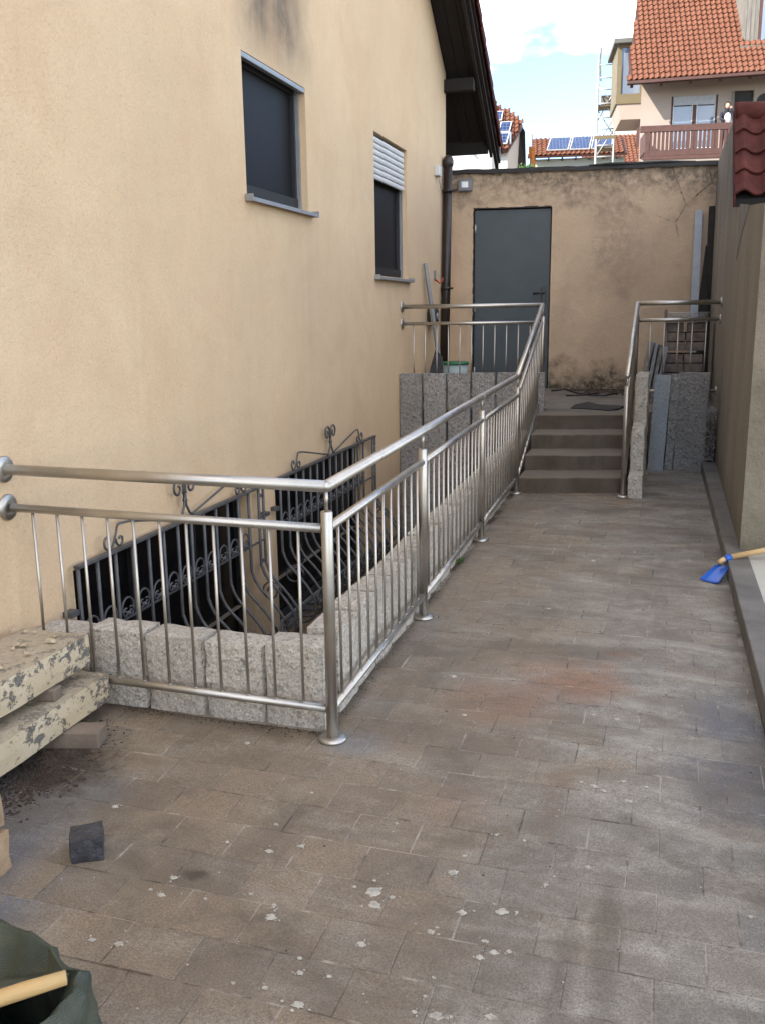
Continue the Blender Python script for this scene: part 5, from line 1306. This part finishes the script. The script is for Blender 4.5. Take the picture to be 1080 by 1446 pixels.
panel(sg, rp4, n4, -2.06, -1.47, 0.22, 1.02, 0.10)
panel(sg, rp4, n4, -1.95, -1.46, 2.76, 3.22, 0.05)
# white house glimpsed below the eaves
wh = vthing('white_house', 'plain white house wall with a short rain pipe glimpsed under the dark eaves', 'house', (-3, 30, 0))
MB().box(-8, -0.98, 28, 34, 0, 7.4).build('wall', 'sunlit_render_white', wh)
MB().tube([(-1.64, 27.93, 7.4), (-1.64, 27.93, 6.12), (-1.52, 27.9, 5.98)], 0.035, 8).build('rain_pipe', 'grey_aluminium', wh)
MB().extr([(-8.2, 27.6, 7.35), (-8.2, 31, 8.2), (-8.2, 34.4, 7.35)], (6.6, 0, 0)).build('roof', 'terracotta_tile', wh)
# scaffold tower
sc = vthing('scaffold_tower', 'tall thin galvanised scaffold tower left of the terracotta-roofed house', 'scaffold', (3.3, 42.5, 0))
for u, dd, zt in ((2.90, 42, 12.3), (2.95, 43.0, 11.3), (3.62, 42, 10.9), (3.66, 43.0, 10.9)):
    MB().tube([(u, dd, 0), (u, dd, zt)], 0.042, 6).build('upright', 'scaffold_steel', sc)
for k, z in enumerate((7.9, 8.35, 9.0, 9.45, 10.0, 10.55, 11.0)):
    for a, b in (((2.90, 42, z), (3.62, 42, z)), ((2.90, 42, z), (2.95, 43, z)), ((3.62, 42, z), (3.66, 43, z))):
        MB().tube([a, b], 0.034, 5).build('rail', 'scaffold_steel', sc)
for a, b in (((2.90, 42, 12.2), (3.05, 42.6, 11.0)), ((2.95, 43, 11.3), (3.0, 42, 12.2)), ((2.90, 42, 8.35), (3.62, 42, 9.45)), ((2.95, 43, 9.45), (3.62, 42, 10.55)), ((2.95, 43, 11.0), (3.66, 43, 10.0)), ((2.9, 42, 11.5), (3.45, 42, 11.5)), ((3.45, 42, 11.5), (3.5, 42, 10.55)), ((2.90, 42, 7.9), (3.62, 42, 9.0)), ((3.62, 43, 9.0), (2.95, 43, 10.0)), ((2.90, 42, 10.0), (3.0, 43, 12.0)), ((2.95, 43, 10.55), (3.62, 42, 9.45))):
    MB().tube([a, b], 0.030, 5).build('brace', 'scaffold_steel', sc)
for z in (8.25, 9.9): MB().box(2.93, 3.64, 42.03, 42.97, z, z+0.06).build('deck', 'olive_cladding', sc)
MB().box(3.06, 3.56, 42.4, 42.43, 9.96, 10.40).build('toe_board', 'grey_boards', sc)
for z0 in (7.75,): MB().box(2.80, 3.7, 41.96, 41.99, z0+0.85, z0+0.98).build('toe_board', 'olive_cladding', sc)
# flag and shrubs beyond the wall
fg = vthing('flag', 'small orange and dark flag on a pole beyond the back wall', 'flag', (0.2, 46, 6))
MB().tube([(0.25, 46, 0), (0.25, 46, 9.6)], 0.02, 6).build('pole', 'grey_aluminium', fg)
MB().grid(6, 10, lambda u, v: (0.12+0.28*u+0.03*math.sin(v*6), 46+0.05*math.sin(u*9), 8.15+0.95*v-0.1*u)).build('cloth', 'flag_cloth', fg)
rr = random.Random(6)
for (u, dd, z, r, lab) in ((-0.02, 41, 7.35, 0.32, 'small green bush showing above the back wall beside the gabled house'), (0.42, 41.3, 7.25, 0.36, 'small green bush showing above the back wall below the flag')):
    sb = vthing('bush', lab, 'bush', (u, dd, 0))
    m = MB()
    for k in range(700):
        a, b = rr.uniform(0, 6.28), rr.uniform(-1, 1); q = r*rr.random()**0.4; s = rr.uniform(0.02, 0.05)
        c = Vector((u+math.cos(a)*q, dd+math.sin(a)*q, z+b*q*0.7)); d1 = Vector((rr.uniform(-1,1), rr.uniform(-1,1), rr.uniform(-1,1))).normalized()*s; d2 = d1.cross(Vector((rr.uniform(-1,1), 1, rr.uniform(-1,1)))).normalized()*s*0.6
        m.add([c-d1, c+d2, c+d1, c-d2], [(0,1,2,3)])
    m.build('crown', 'leaf_green', sb); MB().tube([(u, dd, 0), (u, dd, z)], [0.05, 0.02], 6).build('stem', 'dark_wood', sb)
